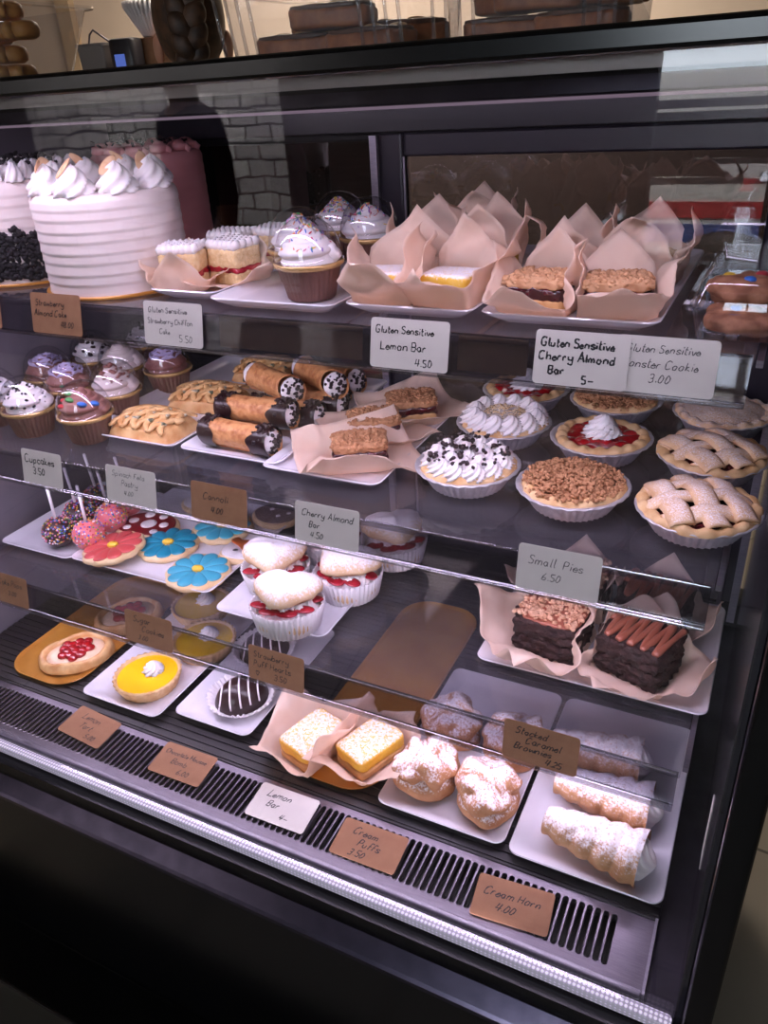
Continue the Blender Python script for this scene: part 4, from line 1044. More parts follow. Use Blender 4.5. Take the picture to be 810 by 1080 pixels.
# ------------------------------------------------------------------ sugar cookies
plate(-.990, -.700, .740, 1.02, Z3, 'wide white plate under the decorated sugar cookies')
def outline(fn, n=72): return [fn(2 * PI * i / n) for i in range(n)]
def scaled(pts, k, z): return [(x * k, y * k, z) for x, y in pts]
def slab(mb, pts, z0, z1, e=.94):
    mb.loft([scaled(pts, e, z0), scaled(pts, 1, z0 + (z1 - z0) * .35), scaled(pts, 1, z0 + (z1 - z0) * .7), scaled(pts, e, z1)]); return mb
def cookie(loc, label, pts, rz=0, tilt=(0, 0)):
    t = thing('sugar_cookie', label, 'sugar cookie', loc, rz, 'decorated sugar cookies'); t.scale = (1.22, 1.22, 1.22); t.rotation_euler = (tilt[0], tilt[1], rz)
    slab(MB(), pts, 0, .0085).build('cookie_base', K['bisc'], t, True, 60); return t
def flower_cookie(loc, label, icm, rz=0, tilt=(0, 0)):
    t = cookie(loc, label, outline(lambda a: ((.041 + .0028 * abs(math.sin(5 * a))) * math.cos(a), (.041 + .0028 * abs(math.sin(5 * a))) * math.sin(a))), rz, tilt)
    for k in range(10):
        a = 2 * PI * (k + .5) / 10; mb = MB(); V, F = cubegrid(6); L_ = np.linalg.norm(V, axis=1); P = V / L_[:, None]
        Q = np.stack([.0235 + P[:, 0] * .0172, P[:, 1] * (.0092 + .0044 * P[:, 0]), .0088 + P[:, 2] * .0036], 1)
        mb.add(Q @ rotm(0, 0, a).T, F).build('petal', K[icm], t)
    MB().ball((0, 0, .0105), .0072, 2, (1.15, .85, .6)).build('flower_centre', K['iyellow'], t); return t
zk = ZP3
flower_cookie((-.922, .780, zk + .0115), 'coral red flower sugar cookie with a yellow centre', 'ired', .2, (.0, -.10))
flower_cookie((-.856, .836, zk), 'teal flower sugar cookie partly under the coral one', 'iblue2', .5)
flower_cookie((-.754, .786, zk), 'light blue flower sugar cookie at the front edge of the plate', 'iblue', .1)
flower_cookie((-.803, .918, zk), 'light blue flower sugar cookie behind the teal one, near the mushroom', 'iblue', .8)
mp_ = outline(lambda a: (.050 * math.cos(a) * (1 - .0 * math.sin(a)), (.048 if math.sin(a) > 0 else .026) * math.sin(a) * (1 + .05 * math.cos(2 * a))))
t = cookie((-.932, .863, zk), 'maroon mushroom cap sugar cookie with white dots', mp_, .12)
slab(MB(), [(x * .9, y * .88 + .0008) for x, y in mp_], .008, .0112, .95).build('cap_icing', K['imaroon'], t)
for (x, y, r) in ((.004, .006, .0115), (-.024, .010, .0075), (.028, .008, .0068), (-.010, .030, .0075), (.014, .029, .0062), (-.022, -.010, .0058), (.024, -.012, .0058)):
    MB().lathe([(r, .0108), (r, .0122), (r * .7, .0132), (.0003, .0134)], 20, (x, y, 0), cap0=True).build('dot', K['iwhite'], t)
fx = [(-.034, -.020), (-.040, -.004), (-.030, .018), (-.018, .030), (-.010, .020), (.010, .020), (.022, .032), (.034, .018), (.040, -.002), (.030, -.020), (.010, -.032), (-.012, -.032)]
def spl(pts, k=5):
    q = []; n = len(pts)
    for i in range(n):
        for j in range(k):
            s_ = j / k; a, b, c, d = pts[i - 1], pts[i], pts[(i + 1) % n], pts[(i + 2) % n]
            q.append(tuple(.5 * (2 * b[m] + (c[m] - a[m]) * s_ + (2 * a[m] - 5 * b[m] + 4 * c[m] - d[m]) * s_ * s_ + (3 * b[m] - a[m] - 3 * c[m] + d[m]) * s_ ** 3) for m in (0, 1)))
    return q
fp = spl(fx); t = cookie((-.716, .872, zk), 'white and orange fox face sugar cookie', fp, .5)
slab(MB(), [(x * .9, y * .9) for x, y in fp], .008, .0106, .96).build('face_icing', K['iwhite'], t)
slab(MB(), [(x, y) for x, y in spl([(-.026, .018), (-.017, .025), (-.009, .016), (.009, .016), (.020, .026), (.030, .016), (.014, .002), (.006, -.014), (0, -.024), (-.006, -.014), (-.014, .002)])], .0100, .0124, .97).build('orange_icing', K['iorange'], t)
MB().ball((0, -.025, .012), .0035, 2, (1.2, .9, .5)).build('nose', K['iblack'], t)
for sx in (-1, 1): MB().ball((sx * .017, -.008, .0112), .0030, 2, (1.3, .7, .5)).build('eye', K['iblack'], t)
rd = outline(lambda a: (.038 * math.cos(a), .030 * math.sin(a)))
t = cookie((-.890, .980, zk), 'white iced sugar cookie behind the mushroom one', rd, .1); slab(MB(), [(x * .88, y * .88) for x, y in rd], .008, .0108, .95).build('icing', K['iwhite'], t)
t = cookie((-.738, .985, zk), 'taupe iced oval sugar cookie behind the fox face', rd, -.2); slab(MB(), [(x * .88, y * .88) for x, y in rd], .008, .0108, .95).build('icing', K['igrey'], t)
for (x, y) in ((-.012, .006), (.010, -.004), (.018, .010)): MB().ball((x, y, .0108), .0036, 1, (1, 1, .4)).build('dot', K['iwhite'], t)

# ------------------------------------------------------------------ strawberry puff hearts
plate(-.670, -.482, .712, 1.03, Z3, 'white plate under the strawberry puff hearts')
HE = spl([(0, -.040), (.024, -.022), (.042, .004), (.040, .026), (.024, .036), (.010, .033), (0, .029), (-.010, .033), (-.024, .036), (-.040, .026), (-.042, .004), (-.024, -.022)], 6)
def heart(loc, rz, label):
    t = thing('puff_heart', label, 'puff pastry', loc, rz, 'strawberry puff hearts'); t.scale = (1.12, 1.12, 1.12)
    cup = MB().lathe([(.001, .0004), (.038, .0004), (.039, .001), (.0465, .034), (.0455, .0345), (.0380, .0025)], 220, fn=lambda r, z, a, i: (r + (.0014 * math.cos(44 * a) if 1 < i < 5 else 0), z), cap0=True); cup.build('paper_cup', K['wpaper'], t)
    b = MB(); b.lathe([(.036, .003), (.041, .012), (.0415, .022), (.034, .028), (.001, .029)], 40, fn=lambda r, z, a, i: (r * (1 + .03 * math.sin(5 * a)), z + .002 * math.sin(3 * a)), cap0=True); b.build('pastry_base', K['heartpow'], t)
    c = MB()
    for k in range(9):
        a = 2 * PI * k / 9; c.dollop((.028 * math.cos(a), .026 * math.sin(a), .022), .0125, .020, 6, 1.3, .18)
    c.lathe([(.03, .026), (.028, .036), (.001, .042)], 24); c.build('whipped_cream', K['cream'], t)
    s = MB()
    for a in (3.6, 4.3, 5.0, 5.7, .3): s.ball((.032 * math.cos(a), .031 * math.sin(a), .0350), .0100, 2, (1.45, .9, .24))
    s.build('strawberry_slices', K['jam'], t)
    n = len(HE); R = []
    for (k, z) in ((.90, 0), (1.0, .003), (1.02, .008), (.97, .014), (.86, .0195), (.68, .0235), (.45, .0255), (.2, .0265), (.02, .0268)):
        R.append([(x * k, y * k - .002, .043 + z + .0030 * nz((x * k, y * k, z), 70, 2) - .10 * y * .35 + (.0012 * math.cos(i * PI / 2) if k > .9 else 0)) for i, (x, y) in enumerate(HE)])
    MB().loft(R).build('pastry_lid', K['heartpow'], t); return t
h1 = heart((-.545, .724, ZP3 + .0045), .25, 'powdered puff heart in a paper cup at the front of the plate')
dup(h1, (-.619, .809, ZP3), .5, 'powdered puff heart beside the fox face cookie')
dup(h1, (-.508, .836, ZP3), -.35, 'powdered puff heart with its cream open, behind the front one to the right')
dup(h1, (-.586, .918, ZP3), .1, 'powdered puff heart at the back, under the middle shelf rail')
dup(h1, (-.484, .945, ZP3), .7, 'powdered puff heart at the back right, seen through the middle shelf rail')
h1.rotation_euler = (-.085, 0, .25)

# ------------------------------------------------------------------ stacked caramel brownies
plate(-.278, .006, .752, .985, Z3, 'white plate under the stacked caramel brownies')
def brownie(loc, rz, kind, label):
    t = thing('brownie', label, 'brownie', loc, rz, 'stacked caramel brownies')
    hw, hd, h = .044, .038, .054
    MB().soft((0, 0, h / 4), (hw, hd, h / 4), 9, 20, .0055, 130, 2).build('brownie_layer', K['brownie'], t)
    MB().soft((0, 0, h * .75), (hw, hd, h / 4), 9, 20, .0055, 130, 5).build('brownie_layer', K['brownie'], t)
    if kind == 'nut':
        MB().soft((0, 0, h), (hw - .002, hd - .002, .0035), 4, 12, .002, 80).build('caramel_icing', K['caramel'], t)
        P = [(random.uniform(-hw, hw) * .95, random.uniform(-hd, hd) * .95, h + random.uniform(.003, .006)) for _ in range(300)]
        tag(MB().crumbs(P, .0030, squash=.8).build('chopped_nuts', K['nut'], t), kind='stuff')
    else:
        pts = []
        for i in range(110):
            f = i / 109.0; pts.append((-hw * .93 + 2 * hw * .93 * f, hd * .86 * math.sin(f * 2 * PI * 5.2), h + .0022))
        MB().tube(pts, [.0042 * (1 + .2 * math.sin(i * .7)) for i in range(110)], 10, flat=.8).build('caramel_drizzle', K['caramel'], t)
    return t
bn = brownie((-.195, .826, ZP3 + .0020), -.12, 'nut', 'nut-topped caramel brownie at the front left of its plate')
dup(bn, (-.190, .925, ZP3 + .0020), .05, 'nut-topped caramel brownie at the back, under the middle shelf rail')
bd = brownie((-.084, .820, ZP3 + .0020), -.3, 'drizzle', 'brownie with zigzag caramel drizzle at the front right')
dup(bd, (-.082, .918, ZP3 + .0020), -.15, 'brownie with zigzag caramel drizzle at the back right')
parchment((-.195, .826, ZP3), .043, .038, .195, (84, 80, 30, 34), 'parchment spilling over the front of the plate below the nut brownie', -.12, seed=41, rot=.78, n=30)
parchment((-.190, .925, ZP3), .043, .038, .17, (84, 60, 40, 70), 'parchment behind the nut brownies', .05, seed=42, rot=.8)
parchment((-.084, .820, ZP3), .045, .039, .176, (40, 80, 84, 30), 'parchment flaring toward the side glass under the front drizzled brownie', -.3, seed=43, rot=.78, n=30)
parchment((-.082, .918, ZP3), .045, .039, .172, (48, 60, 84, 74), 'parchment flaring toward the side glass under the rear drizzled brownie', -.15, seed=44, rot=.8)

# ------------------------------------------------------------------ bottom deck
board(-1.075, -.918, .618, .93, ZD, 'gold board under the cherry danishes', .05)
def danish(loc, rz, label):
    t = thing('cherry_danish', label, 'danish', loc, rz, 'cherry danishes')
    R = []
    A, B = .062, .047
    for i in range(17):
        q = i / 16.0; row = []
        for j in range(72):
            a = 2 * PI * j / 72; k = 1 - q * .999
            if q < .55:
                b = PI * q / .55; rr = 1 - .13 + .13 * math.cos(b); z = .004 + .026 * math.sin(b) ** .8 * (1 + .12 * math.sin(4 * a + 3 * rr)) * .66
            else:
                rr = .74 * (1 - (q - .55) / .45) + .001; z = .004 + .0
            row.append((A * rr * math.cos(a), B * rr * math.sin(a), z + .0015 * nz((rr * math.cos(a) * 6, rr * math.sin(a) * 6, q), 3)))
        R.append(row)
    MB().grid(R, cv=True).lathe([(.9, 0), (.98, .003), (.86, .006)], 40, sx=A, sy=B, cap0=True, fn=lambda r, z, a, i: (r, z)).build('pastry', K['pastry'], t)
    MB().lathe([(.80, .008), (.78, .014), (.6, .0165), (.001, .0175)], 40, sx=A, sy=B, fn=lambda r, z, a, i: (r * (1 + .03 * math.sin(6 * a)), z + .0012 * math.sin(3 * a + r * 6))).build('cream_cheese', mat('cream_cheese', (242, 216, 186), (236, 206, 170), 40, rough=.45), t)
    c = MB()
    for k in range(17):
        a = 2.4 * k; q = .0060 * math.sqrt(k); c.ball((q * math.cos(a) * 1.1, q * math.sin(a), .019), .0085, 2, (1, 1, .62), None, .15, 3, k)
    c.build('cherry_topping', K['cherry'], t); return t
dn = danish((-.972, .690, ZD + .0016), .75, 'cherry danish with cream cheese centre at the front of the gold board')
dup(dn, (-.962, .808, ZD + .0016), .9, 'second cherry danish mostly hidden behind the front one')
plate(-.893, -.737, .618, .90, ZD, 'white plate under the lemon tarts')
def tart(loc, rz, label, off):
    t = thing('lemon_tart', label, 'lemon tart', loc, rz, 'lemon tarts'); t.scale = (1.17, 1.17, 1.17)
    MB().lathe([(.001, 0), (.037, 0), (.038, .001), (.0455, .019), (.0455, .0205), (.0415, .0205), (.040, .016)], 128, fn=lambda r, z, a, i: (r + (.0012 * math.cos(32 * a) if 2 <= i <= 4 else 0), z + .0004 * math.cos(32 * a) * (i > 3)), cap0=True).build('tart_shell', K['crust'], t)
    MB().lathe([(.0415, .0178), (.030, .0188), (.001, .0192)], 40).build('lemon_curd', K['lemon'], t)
    MB().dollop((off[0], off[1], .0185), .0155, .017, 7, 2.4, .26).build('cream_dollop', K['cream'], t); return t
tt = tart((-.805, .682, ZPD), 0, 'lemon tart with a cream dollop at the front of its plate', (.004, .008))
dup(tt, (-.775, .790, ZPD), .3, 'lemon tart in the middle of its plate, partly behind the sugar cookies rail')
dup(tt, (-.845, .872, ZPD), .3, 'rearmost lemon tart on its plate, seen through the glass shelf')
plate(-.724, -.585, .640, .91, ZD, 'white plate under the chocolate mousse bombs')
def bomb(loc, rz, label):
    t = thing('mousse_bomb', label, 'mousse dome', loc, rz, 'chocolate mousse bombs'); t.scale = (1.1, 1.1, 1.1)
    cup = MB().lathe([(.001, .0004), (.031, .0004), (.034, .002), (.0475, .017), (.0465, .0176), (.0335, .0034)], 220, fn=lambda r, z, a, i: (r + (.0020 * math.cos(36 * a) if 2 < i < 5 else 0), z + (.0008 * math.cos(44 * a) if 2 < i < 5 else 0)), cap0=True); cup.build('paper_cup', K['wpaper'], t)
    a_, b_, c_ = .039, .030, .036
    m = MB().ball((0, 0, .004), 1, 3, (a_, b_, c_)).build('chocolate_dome', K['choc'], t).data
    for v in m.vertices:
        if v.co.z < .003: v.co.z = .003
    s = MB()
    for k in range(5):
        x0 = -.027 + .0135 * k; pts = []
        for i in range(21):
            th = -1.25 + 2.5 * i / 20; y = math.sin(th); x = (x0 + .010 * math.sin(th * 1.2)) / a_; x = max(-.97, min(.97, x)); q = math.sqrt(1 - x * x)
            pts.append((x * a_, y * q * b_ * 1.005, .004 + math.cos(th) * q * c_ * 1.005))
        s.tube(pts, .0013, 6)
    s.build('white_drizzle', K['iwhite'], t); return t
mbm = bomb((-.640, .706, ZPD), .95, 'chocolate mousse dome with white drizzle at the front of its plate')
dup(mbm, (-.672, .816, ZPD), .9, 'chocolate mousse dome behind the front one, under the puff hearts')
board(-.512, -.372, .618, 1.06, ZD, 'long gold board under the lemon bars', .05)
def lemonbar(loc, rz, label):
    t = thing('lemon_bar', label, 'lemon bar', loc, rz, 'lemon bars on the gold board')
    MB().soft((0, 0, .006), (.030, .042, .006), 10, 8, .0008, 100).build('crust', K['short'], t)
    MB().soft((0, 0, .022), (.0298, .0418, .0105), 8, 12, .0012, 80, 2).build('lemon_filling', K['lemonbar'], t); return t
l1 = lemonbar((-.490, .670, ZD + .0044), -.28, 'powdered lemon bar on the gold board, nearest the mousse bombs')
dup(l1, (-.408, .688, ZD + .0044), -.38, 'powdered lemon bar on the gold board, nearest the cream puffs')
parchment((-.488, .670, ZD + .0022), .031, .043, .165, (75, 60, 40, 38), 'parchment round the lemon bar nearest the mousse bombs', -.28, seed=51, rot=.5)
parchment((-.408, .688, ZD + .0022), .031, .043, .160, (40, 65, 74, 45), 'parchment round the lemon bar nearest the cream puffs', -.38, seed=52, rot=.5)
plate(-.364, -.190, .612, .90, ZD, 'white plate under the cream puffs')
def puff(loc, rz, label):
    t = thing('cream_puff', label, 'cream puff', loc, rz, 'cream puffs'); t.scale = (1.08, 1.08, 1.05)
    MB().soft((0, 0, .016), (.0385, .0365, .0165), 2.4, 16, .005, 50, 2).build('bottom_half', K['puffpow'], t)
    def fn(q):
        a = math.atan2(q[1], q[0]); s = 1 - .10 * max(0, math.cos(2.5 * a + 40 * q[2])) ** 4
        return np.array([q[0] * s, q[1] * s, q[2] - .006 * max(0, math.cos(3 * a)) ** 6 * (1 if q[2] > 0 else 0)])
    MB().soft((0, 0, .036), (.0385, .0365, .0215), 2.3, 26, .013, 46, 7, fn=fn).build('top_half', K['puffpow'], t); return t
p1 = puff((-.314, .672, ZPD), 0, 'powdered cream puff at the front of its plate, nearest the lemon bars')
dup(p1, (-.228, .668, ZPD), 1.3, 'powdered cream puff at the front of its plate, nearest the cream horns')
dup(p1, (-.316, .764, ZPD), 2.2, 'powdered cream puff behind, partly under the brownie shelf rail on the left')
dup(p1, (-.226, .762, ZPD), 3.4, 'cream puff behind, beneath the stacked caramel brownies card')
plate(-.184, -.004, .607, .90, ZD, 'white plate under the cream horns')
def horn(loc, rz, label):
    t = thing('cream_horn', label, 'cream horn', loc, rz, 'cream horns')
    L = .118; n = 64; R = []
    for i in range(n + 1):
        f = i / n; rr = .0145 + .0185 * f ** .7
        bump_ = 1 + .13 * abs(math.sin(f * PI * 4.6)) - .05; row = []
        for j in range(40):
            a = 2 * PI * j / 40; q = rr * (1 + .13 * abs(math.sin(f * PI * 4.6 + a * .5)) - .05) + .0022 * nz((f * 9, math.cos(a) * 2, math.sin(a) * 2), 1.8, 3)
            if i == 0: q *= .55
            row.append((-L / 2 + L * f, q * math.cos(a), q * math.sin(a) * .92 + .030))
        R.append(row)
    MB().loft(R, True, False).build('horn_shell', K['pastrypow'], t)
    c = MB()
    c.dollop((0, 0, 0), .0275, .024, 8, 1.6, .2, .0, 40)
    c.xform(rotm(0, PI / 2, 0)); c.xform(None, (L / 2 - .008, 0, .030)); c.build('cream_filling', K['cream'], t); return t
hz = ZPD - .0005
hn = horn((-.092, .648, hz), -.10, 'powdered cream horn at the front, above its price card')
dup(hn, (-.096, .716, hz + .002), -.02, 'powdered cream horn lying behind the front one')
dup(hn, (-.120, .785, hz), .05, 'powdered cream horn at the back, under the brownie shelf rail')
# paper strip on the side lining
st = MB().box((0, -.012, -.045), (.0006, .012, .045)); o = st.build('paper_strip', K['whcard'], None, False); o.location = (.0252, .640, EYE - .715)
tag(o, 'white paper strip stuck upright on the inner side wall', 'paper strip')
w = writing([('9', 6, 84, 1.2)] if False else [('0', 8, 14, 1.0)], .024, .09, .6, random.Random(3), 0); w.xform(rotm(0, 0, PI / 2)); w.xform(None, (-.0006, 0, -.045)); w.build('writing', K['pencil'], o, False)

# ------------------------------------------------------------------ on top of the case
ZT = EYE + .0228
def tub(loc, hw, hd, h, label, name='food_tub', flare=.012, ribs=0, lid=True):
    t = thing(name, label, 'plastic tub', loc)
    b = MB().loft([rround(hw - flare, hd - flare, .025, 0, 8), rround(hw - flare + .003, hd - flare + .003, .026, .003, 8), rround(hw - .004, hd - .004, .03, h * .86, 8), rround(hw + .003, hd + .003, .03, h * .87, 8), rround(hw + .003, hd + .003, .03, h * .90, 8)], True, False)
    b.build('container', K['tub'], t, True, 45)
    if ribs:
        for k in range(ribs):
            for x in (hw * .55 + k * .012, -hw * .55 - k * .012):
                MB().tube([(x, -hd + flare + .001, .006), (x, -hd + .003, h * .84)], .0016, 6).build('rib', K['tub'], t)
    if lid:
        l = MB().loft([rround(hw + .006, hd + .006, .03, h * .885, 8), rround(hw + .007, hd + .007, .03, h * .90, 8), rround(hw + .006, hd + .006, .03, h * .93, 8), rround(hw - .004, hd - .004, .03, h * .95, 8), rround(hw - .012, hd - .012, .03, h, 8), rround(hw - .03, hd - .03, .03, h * 1.005, 8)], False, True); l.build('lid', K['tub'], t, True, 45)
    return t
tub((-.408, .760, ZT), .098, .085, .066, 'clear ribbed tub of chocolate bars on top of the case', ribs=4)
tub((-.220, .790, ZT), .083, .085, .115, 'clear ribbed tub of brown bark pieces on top of the case', ribs=4)
tub((-.850, .740, ZT),   .088, .08, .085, 'tall clear tub of golden pastries at the left on the case top', flare=.03, lid=False)
K['milkchoc'] = mat('milk_chocolate', (104, 66, 50), (84, 50, 38), 40, rough=.35)
K['bark'] = mat('bark_candy', (186, 112, 68), (142, 78, 48), 60, rough=.45, bump=.4, bscale=140)
def slabbar(loc, rz, label, m, hx=.037, hy=.024, hz=.0085, tilt=0, group='chocolate almond bars in the clear tub', nut=True):
    t = thing('chocolate_bar', label, 'bar', loc, rz, group); t.rotation_euler = (0, tilt, rz)
    MB().soft((0, 0, 0), (hx, hy, hz), 9, 8, .0015, 90, 2).build('bar_body', K[m], t)
    MB().soft((0, 0, hz), (hx * .98, hy * .98, .0025), 6, 6, .001, 90, 3).build('chocolate_top', K['milkchoc'], t)
    if nut:
        for (x, y) in ((-.02, .004), (.008, -.008), (.024, .008)): MB().ball((x, y, hz + .003), .009, 2, (1, .6, .22)).build('almond_slice', K['almond'], t)
    return t
b0 = slabbar((-.442, .730, ZT + .013), .1, 'caramel coloured bar with chocolate top at the front left of the tub', 'bark')
dup(b0, (-.367, .728, ZT + .013), -.15, 'caramel coloured bar with chocolate top at the front right of the tub')
dup(b0, (-.406, .732, ZT + .034), .2, 'bar with almond slices lying across the two front bars in the tub')
dup(b0, (-.360, .790, ZT + .020), .6, 'bar at the back right of the chocolate bar tub'); dup(b0, (-.448, .795, ZT + .026), -.5, 'tilted bar at the back left of the chocolate bar tub')
b1 = slabbar((-.252, .760, ZT + .013), .3, 'flat brown bark piece low at the left of the second tub', 'bark', .036, .022, .008, 0, 'bark pieces in the second tub', False)
for i, (x, y, z, rz, lab) in enumerate(((-.186, .760, .014, -.2, 'flat bark piece low at the right of the second tub'), (-.225, .765, .034, .15, 'bark piece crossing the middle of the second tub'), (-.256, .800, .036, -.5, 'bark piece leaning at the back left of the second tub'), (-.180, .805, .036, .5, 'bark piece leaning at the back right of the second tub'), (-.212, .785, .056, -.1, 'bark piece second from the top of the second tub'), (-.226, .790, .078, .3, 'topmost bark piece in the second tub'))):
    dup(b1, (x, y, ZT + z), rz, lab)
K['goldpastry'] = mat('golden_pastry', (232, 176, 96), (190, 122, 56), 40, rough=.5, bump=.6, bscale=90)
def gold(loc, rz, label):
    t = thing('palmier', label, 'pastry', loc, rz, 'golden pastries in the tall tub')
    for sx in (-1, 1):
        m = MB(); pts = []
        for i in range(40):
            a = i * .28; q = .004 + .0135 * i / 39; pts.append((sx * (.0155 + q * math.cos(a)), q * math.sin(a) + .0, .0))
        m.tube(pts, .0062, 8, flat=1.4); m.build('curl', K['goldpastry'], t)
    return t
g0 = gold((-.875, .720, ZT + .013), .2, 'golden curled pastry low at the left in the tall tub')
for (x, y, z, rz, lab) in ((-.828, .722, .013, 1.0, 'golden curled pastry low at the right in the tall tub'), (-.850, .735, .033, .5, 'golden curled pastry in the second layer of the tall tub'), (-.876, .745, .053, 1.4, 'golden curled pastry in the third layer, left in the tall tub'), (-.825, .740, .055, .1, 'golden curled pastry in the third layer, right in the tall tub'), (-.850, .742, .076, .8, 'golden curled pastry near the top of the tall tub'), (-.862, .745, .098, 1.8, 'topmost golden curled pastry in the tall tub')):
    dup(g0, (x, y, ZT + z), rz, lab)
# ------------------------------------------------------------------ behind the case
cb_ = thing('back_cabinet', 'brown wooden cabinet against the rear wall', 'cabinet', (-2.35, 3.05, 0))
MB().rbox((-.75, -.28, .06), (.75, .28, EYE), .006).build('body', K['wood'], cb_, False)
MB().rbox((-.78, -.31, EYE), (.78, .30, EYE + .04), .006).build('countertop', K['blackmatt'], cb_, False)
for x in (-.5, 0, .5):
    d_ = MB().rbox((x - .24, -.296, .1), (x + .24, -.28, EYE - .04), .004).build('door', K['wood'], cb_, False)
    MB().tube([(x + .19, -.296, .6), (x + .19, -.315, .62), (x + .19, -.315, .74), (x + .19, -.296, .76)], .005, 8).build('handle', K['steel'], d_)
t = thing('plastic_bin', 'small grey bin with a wire handle on the cabinet behind the counter', 'bin', (-2.655, 2.80, EYE + .04), .1)
MB().loft([rround(.058, .05, .01, 0), rround(.066, .058, .012, .165), rround(.071, .062, .013, .166), rround(.071, .062, .013, .176)], True, True).build('body', mat('grey_plastic', (120, 116, 116), rough=.4), t, True, 40)
MB().tube([(-.045, 0, .172), (-.03, 0, .21), (-.01, 0, .225), (.06, 0, .18), (.066, 0, .17)], .004, 8).build('handle', K['dkmetal'], t)
MB().box((.005, -.0605, .06), (.04, -.0585, .085)).build('label_patch', K['whcard'], t, False)
t = thing('card_terminal', 'black card terminal with a blue lit screen behind the counter', 'card terminal', (-2.50, 2.79, EYE + .04), .15)
MB().rbox((-.058, -.045, 0), (.058, .045, .185), .012).build('body', mat('terminal_plastic', (38, 36, 42), rough=.4), t, True, 40)
MB().rbox((-.030, -.0475, .085), (.016, -.0448, .13), .001).build('screen', emit('blue_screen', (.10, .16, .55), .8), t, False)
t = thing('cardboard_box', 'brown cardboard box beside the card terminal', 'box', (-2.44, 2.93, EYE + .04), .05)
MB().rbox((-.10, -.08, 0), (.10, .08, .185), .003).build('carton', K['brcard'], t, False)
MB().rbox((-.101, -.03, .183), (.101, .03, .187), .001).build('tape', mat('packing_tape', (150, 108, 78), rough=.3), t, False)
t = thing('coffee_filter', 'stack of white fluted coffee filters tipped on the cardboard box', 'coffee filter', (-2.46, 2.93, EYE + .228)); t.rotation_euler = (0, 0, 0)
f_ = MB()
for k in range(4):
    f_.lathe([(.045, .002 + k * .006), (.050, .006 + k * .006), (.105, .105 + k * .006), (.106, .1055 + k * .006), (.051, .008 + k * .006)], 140, fn=lambda r, z, a, i: (r + (.005 * math.cos(35 * a) * (z / .1) if i >= 1 else 0), z), cap0=True)
f_.build('filters', K['wpaper'], t)
t = thing('wall_board', 'grey notice board high on the beige wall behind the counter', 'notice board', (-3.72, 4.6, EYE + .62))
MB().rbox((-.30, -.02, 0), (.32, -.001, .5), .004).build('panel', mat('board_grey', (150, 146, 146), rough=.6), t, False)
MB().rbox((-.32, -.026, -.02), (.34, -.0005, .0), .003).build('frame', mat('frame_grey', (128, 124, 124), rough=.5), t, False)

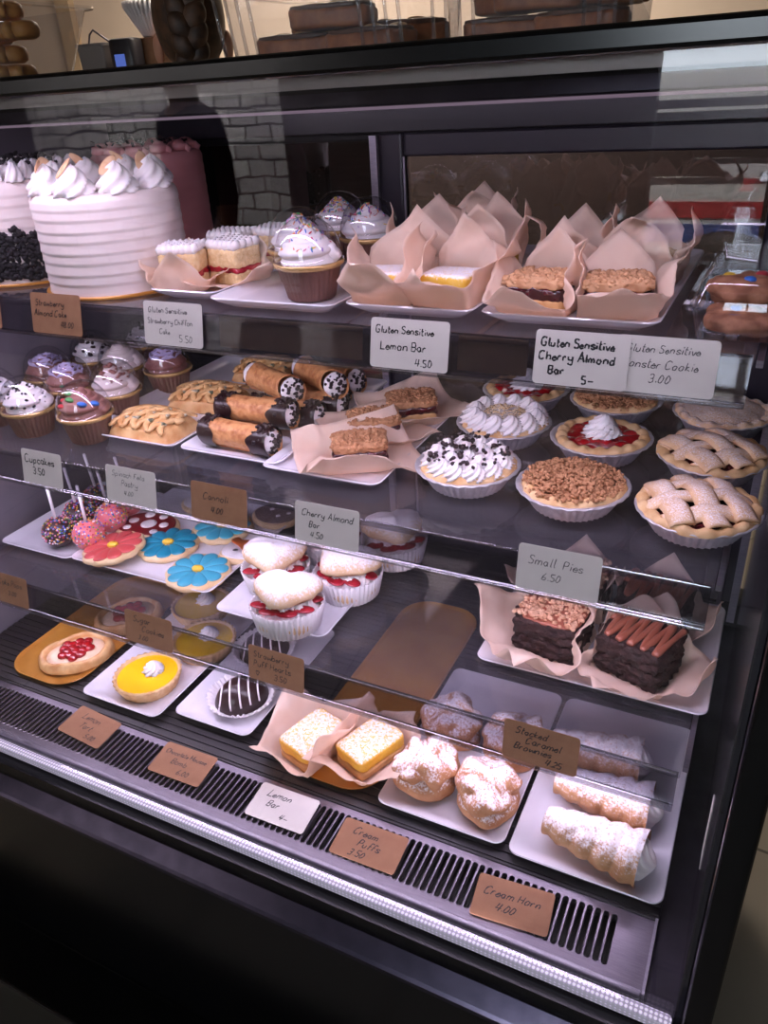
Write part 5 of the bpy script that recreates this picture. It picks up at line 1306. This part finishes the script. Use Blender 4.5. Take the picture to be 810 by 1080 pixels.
# ------------------------------------------------------------------ the person behind the counter
def skinned(name, verts, edges, m, parent, sub=2, root=0):
    me = bpy.data.meshes.new(name); me.from_pydata([v[:3] for v in verts], edges, []); me.update()
    o = bpy.data.objects.new(name, me); COL.objects.link(o); o.parent = parent
    md = o.modifiers.new('skin', 'SKIN'); md.use_smooth_shade = True
    for i, v in enumerate(verts):
        me.skin_vertices[0].data[i].radius = (v[3], v[4] if len(v) > 4 else v[3]); me.skin_vertices[0].data[i].use_root = (i == root)
    s = o.modifiers.new('smooth', 'SUBSURF'); s.levels = sub; s.render_levels = sub
    me.materials.append(m); return o
def person(loc, rz, label, H, hairm, shirt, back=True):
    t = thing('person', label, 'person', loc, rz)
    k = H / 1.62
    V = [(0, 0, .92, .135, .10), (0, 0, 1.08, .115, .085), (0, 0, 1.24, .135, .09), (0, 0, 1.345, .10, .07), (0, .0, 1.40, .052, .05), (0, -.012, 1.46, .055, .06), (0, -.015, 1.53, .074, .090), (0, -.012, 1.585, .058, .070),
         (.165, 0, 1.325, .052), (.215, .01, 1.06, .040), (.20, -.12, .86, .028), (.195, -.19, .80, .030, .016), (-.165, 0, 1.325, .052), (-.215, .01, 1.06, .040), (-.20, -.12, .86, .028), (-.195, -.19, .80, .030, .016),
         (.095, 0, .82, .088), (.10, 0, .47, .058), (.10, .01, .09, .040), (.105, -.12, .035, .032), (-.095, 0, .82, .088), (-.10, 0, .47, .058), (-.10, .01, .09, .040), (-.105, -.12, .035, .032)]
    E = [(0, 1), (1, 2), (2, 3), (3, 4), (4, 5), (5, 6), (6, 7), (3, 8), (8, 9), (9, 10), (10, 11), (3, 12), (12, 13), (13, 14), (14, 15), (0, 16), (16, 17), (17, 18), (18, 19), (0, 20), (20, 21), (21, 22), (22, 23)]
    S_ = [tuple(c * k for c in v) for v in V]
    skinned('body', S_, E, K['skin'], t)
    G = 1.10
    def gar(name, ids, edges, m, g=1.12):
        mp = {a: i for i, a in enumerate(ids)}
        skinned(name, [tuple(S_[a][:3]) + tuple(r * g for r in S_[a][3:]) for a in ids], [(mp[a], mp[b]) for a, b in edges], m, t)
    gar('shirt', [0, 1, 2, 3, 8, 9, 12, 13], [(0, 1), (1, 2), (2, 3), (3, 8), (8, 9), (3, 12), (12, 13)], shirt, 1.16)
    gar('trousers', [0, 16, 17, 18, 20, 21, 22], [(0, 16), (16, 17), (17, 18), (0, 20), (20, 21), (21, 22)], K['denim'], 1.2)
    for sx in (-1, 1): MB().rbox((sx * .105 * k - .048, -.20 * k, 0), (sx * .105 * k + .048, .06 * k, .075), .02).build('shoe', K['blackmatt'], t)
    hz_ = 1.53 * k; hc = (0, -.010 * k, hz_ + .012)
    for sx in (-1, 1):
        MB().ball((sx * .076 * k, .002, hz_ - .036), .03 * k, 2, (.35, .62, 1.05), rotm(0, 0, sx * .35)).build('ear', K['skin'], t)
    # nose, mouth and eyes on the far side of the head
    MB().ball((0, -.105 * k, hz_ - .018), .017 * k, 2, (.7, .9, 1.3)).build('nose', K['skin'], t)
    for sx in (-1, 1): MB().ball((sx * .032 * k, -.092 * k, hz_ + .008), .011 * k, 2, (1.2, .6, .8)).build('eye', K['iblack'], t)
    MB().ball((0, -.094 * k, hz_ - .055), .022 * k, 2, (1, .4, .32)).build('mouth', K['ired'], t)
    hb = MB(); V_, F_ = ico(4); Q = V_.copy()
    keep = []
    for i in range(len(Q)):
        p = Q[i]; front = p[1] < -.10 and p[2] < .52 + .25 * min(0, p[1] + .4)
        st_ = 1 + .006 * math.sin(20 * math.atan2(p[0], p[1] + 1.2) + 5 * p[2])
        Q[i] = np.array([p[0] * .078 * st_, p[1] * .090 * st_, p[2] * (.118 if p[2] > 0 else .105) * st_]) * k * (.90 if front else 1.0)
    hb.add(Q + np.array((0, .006, hz_ + .022)), F_); hb.build('hair', hairm, t)
    if back:
        br = MB()
        for i in range(11):
            z = hz_ + .085 * k - i * .034 * k; y = (.006 + .098 * math.sqrt(max(.35, 1 - ((i * .034 - .085) * k / .13) ** 2))) * k + .008; sc = 1 - .04 * i
            for sx in (-1, 1):
                br.ball((sx * .016 * k * sc, y, z - (.017 * k if sx > 0 else 0)), .031 * k * sc, 2, (.85, .62, 1.15), rotm(0, sx * .55, 0), .08, 8, i)
        br.build('braid', hairm, t)
    return t
person((-1.36, 1.75, 0), .62 + PI, 'person with brown braided hair seen from behind, beyond the case', 1.74, K['hair'], K['cloth'])
t = person((-2.05, -1.55, 0), PI + .5, 'person in dark clothes standing before the brick wall, mirrored in the case glass', 1.72, K['hair'], K['cloth'], False)
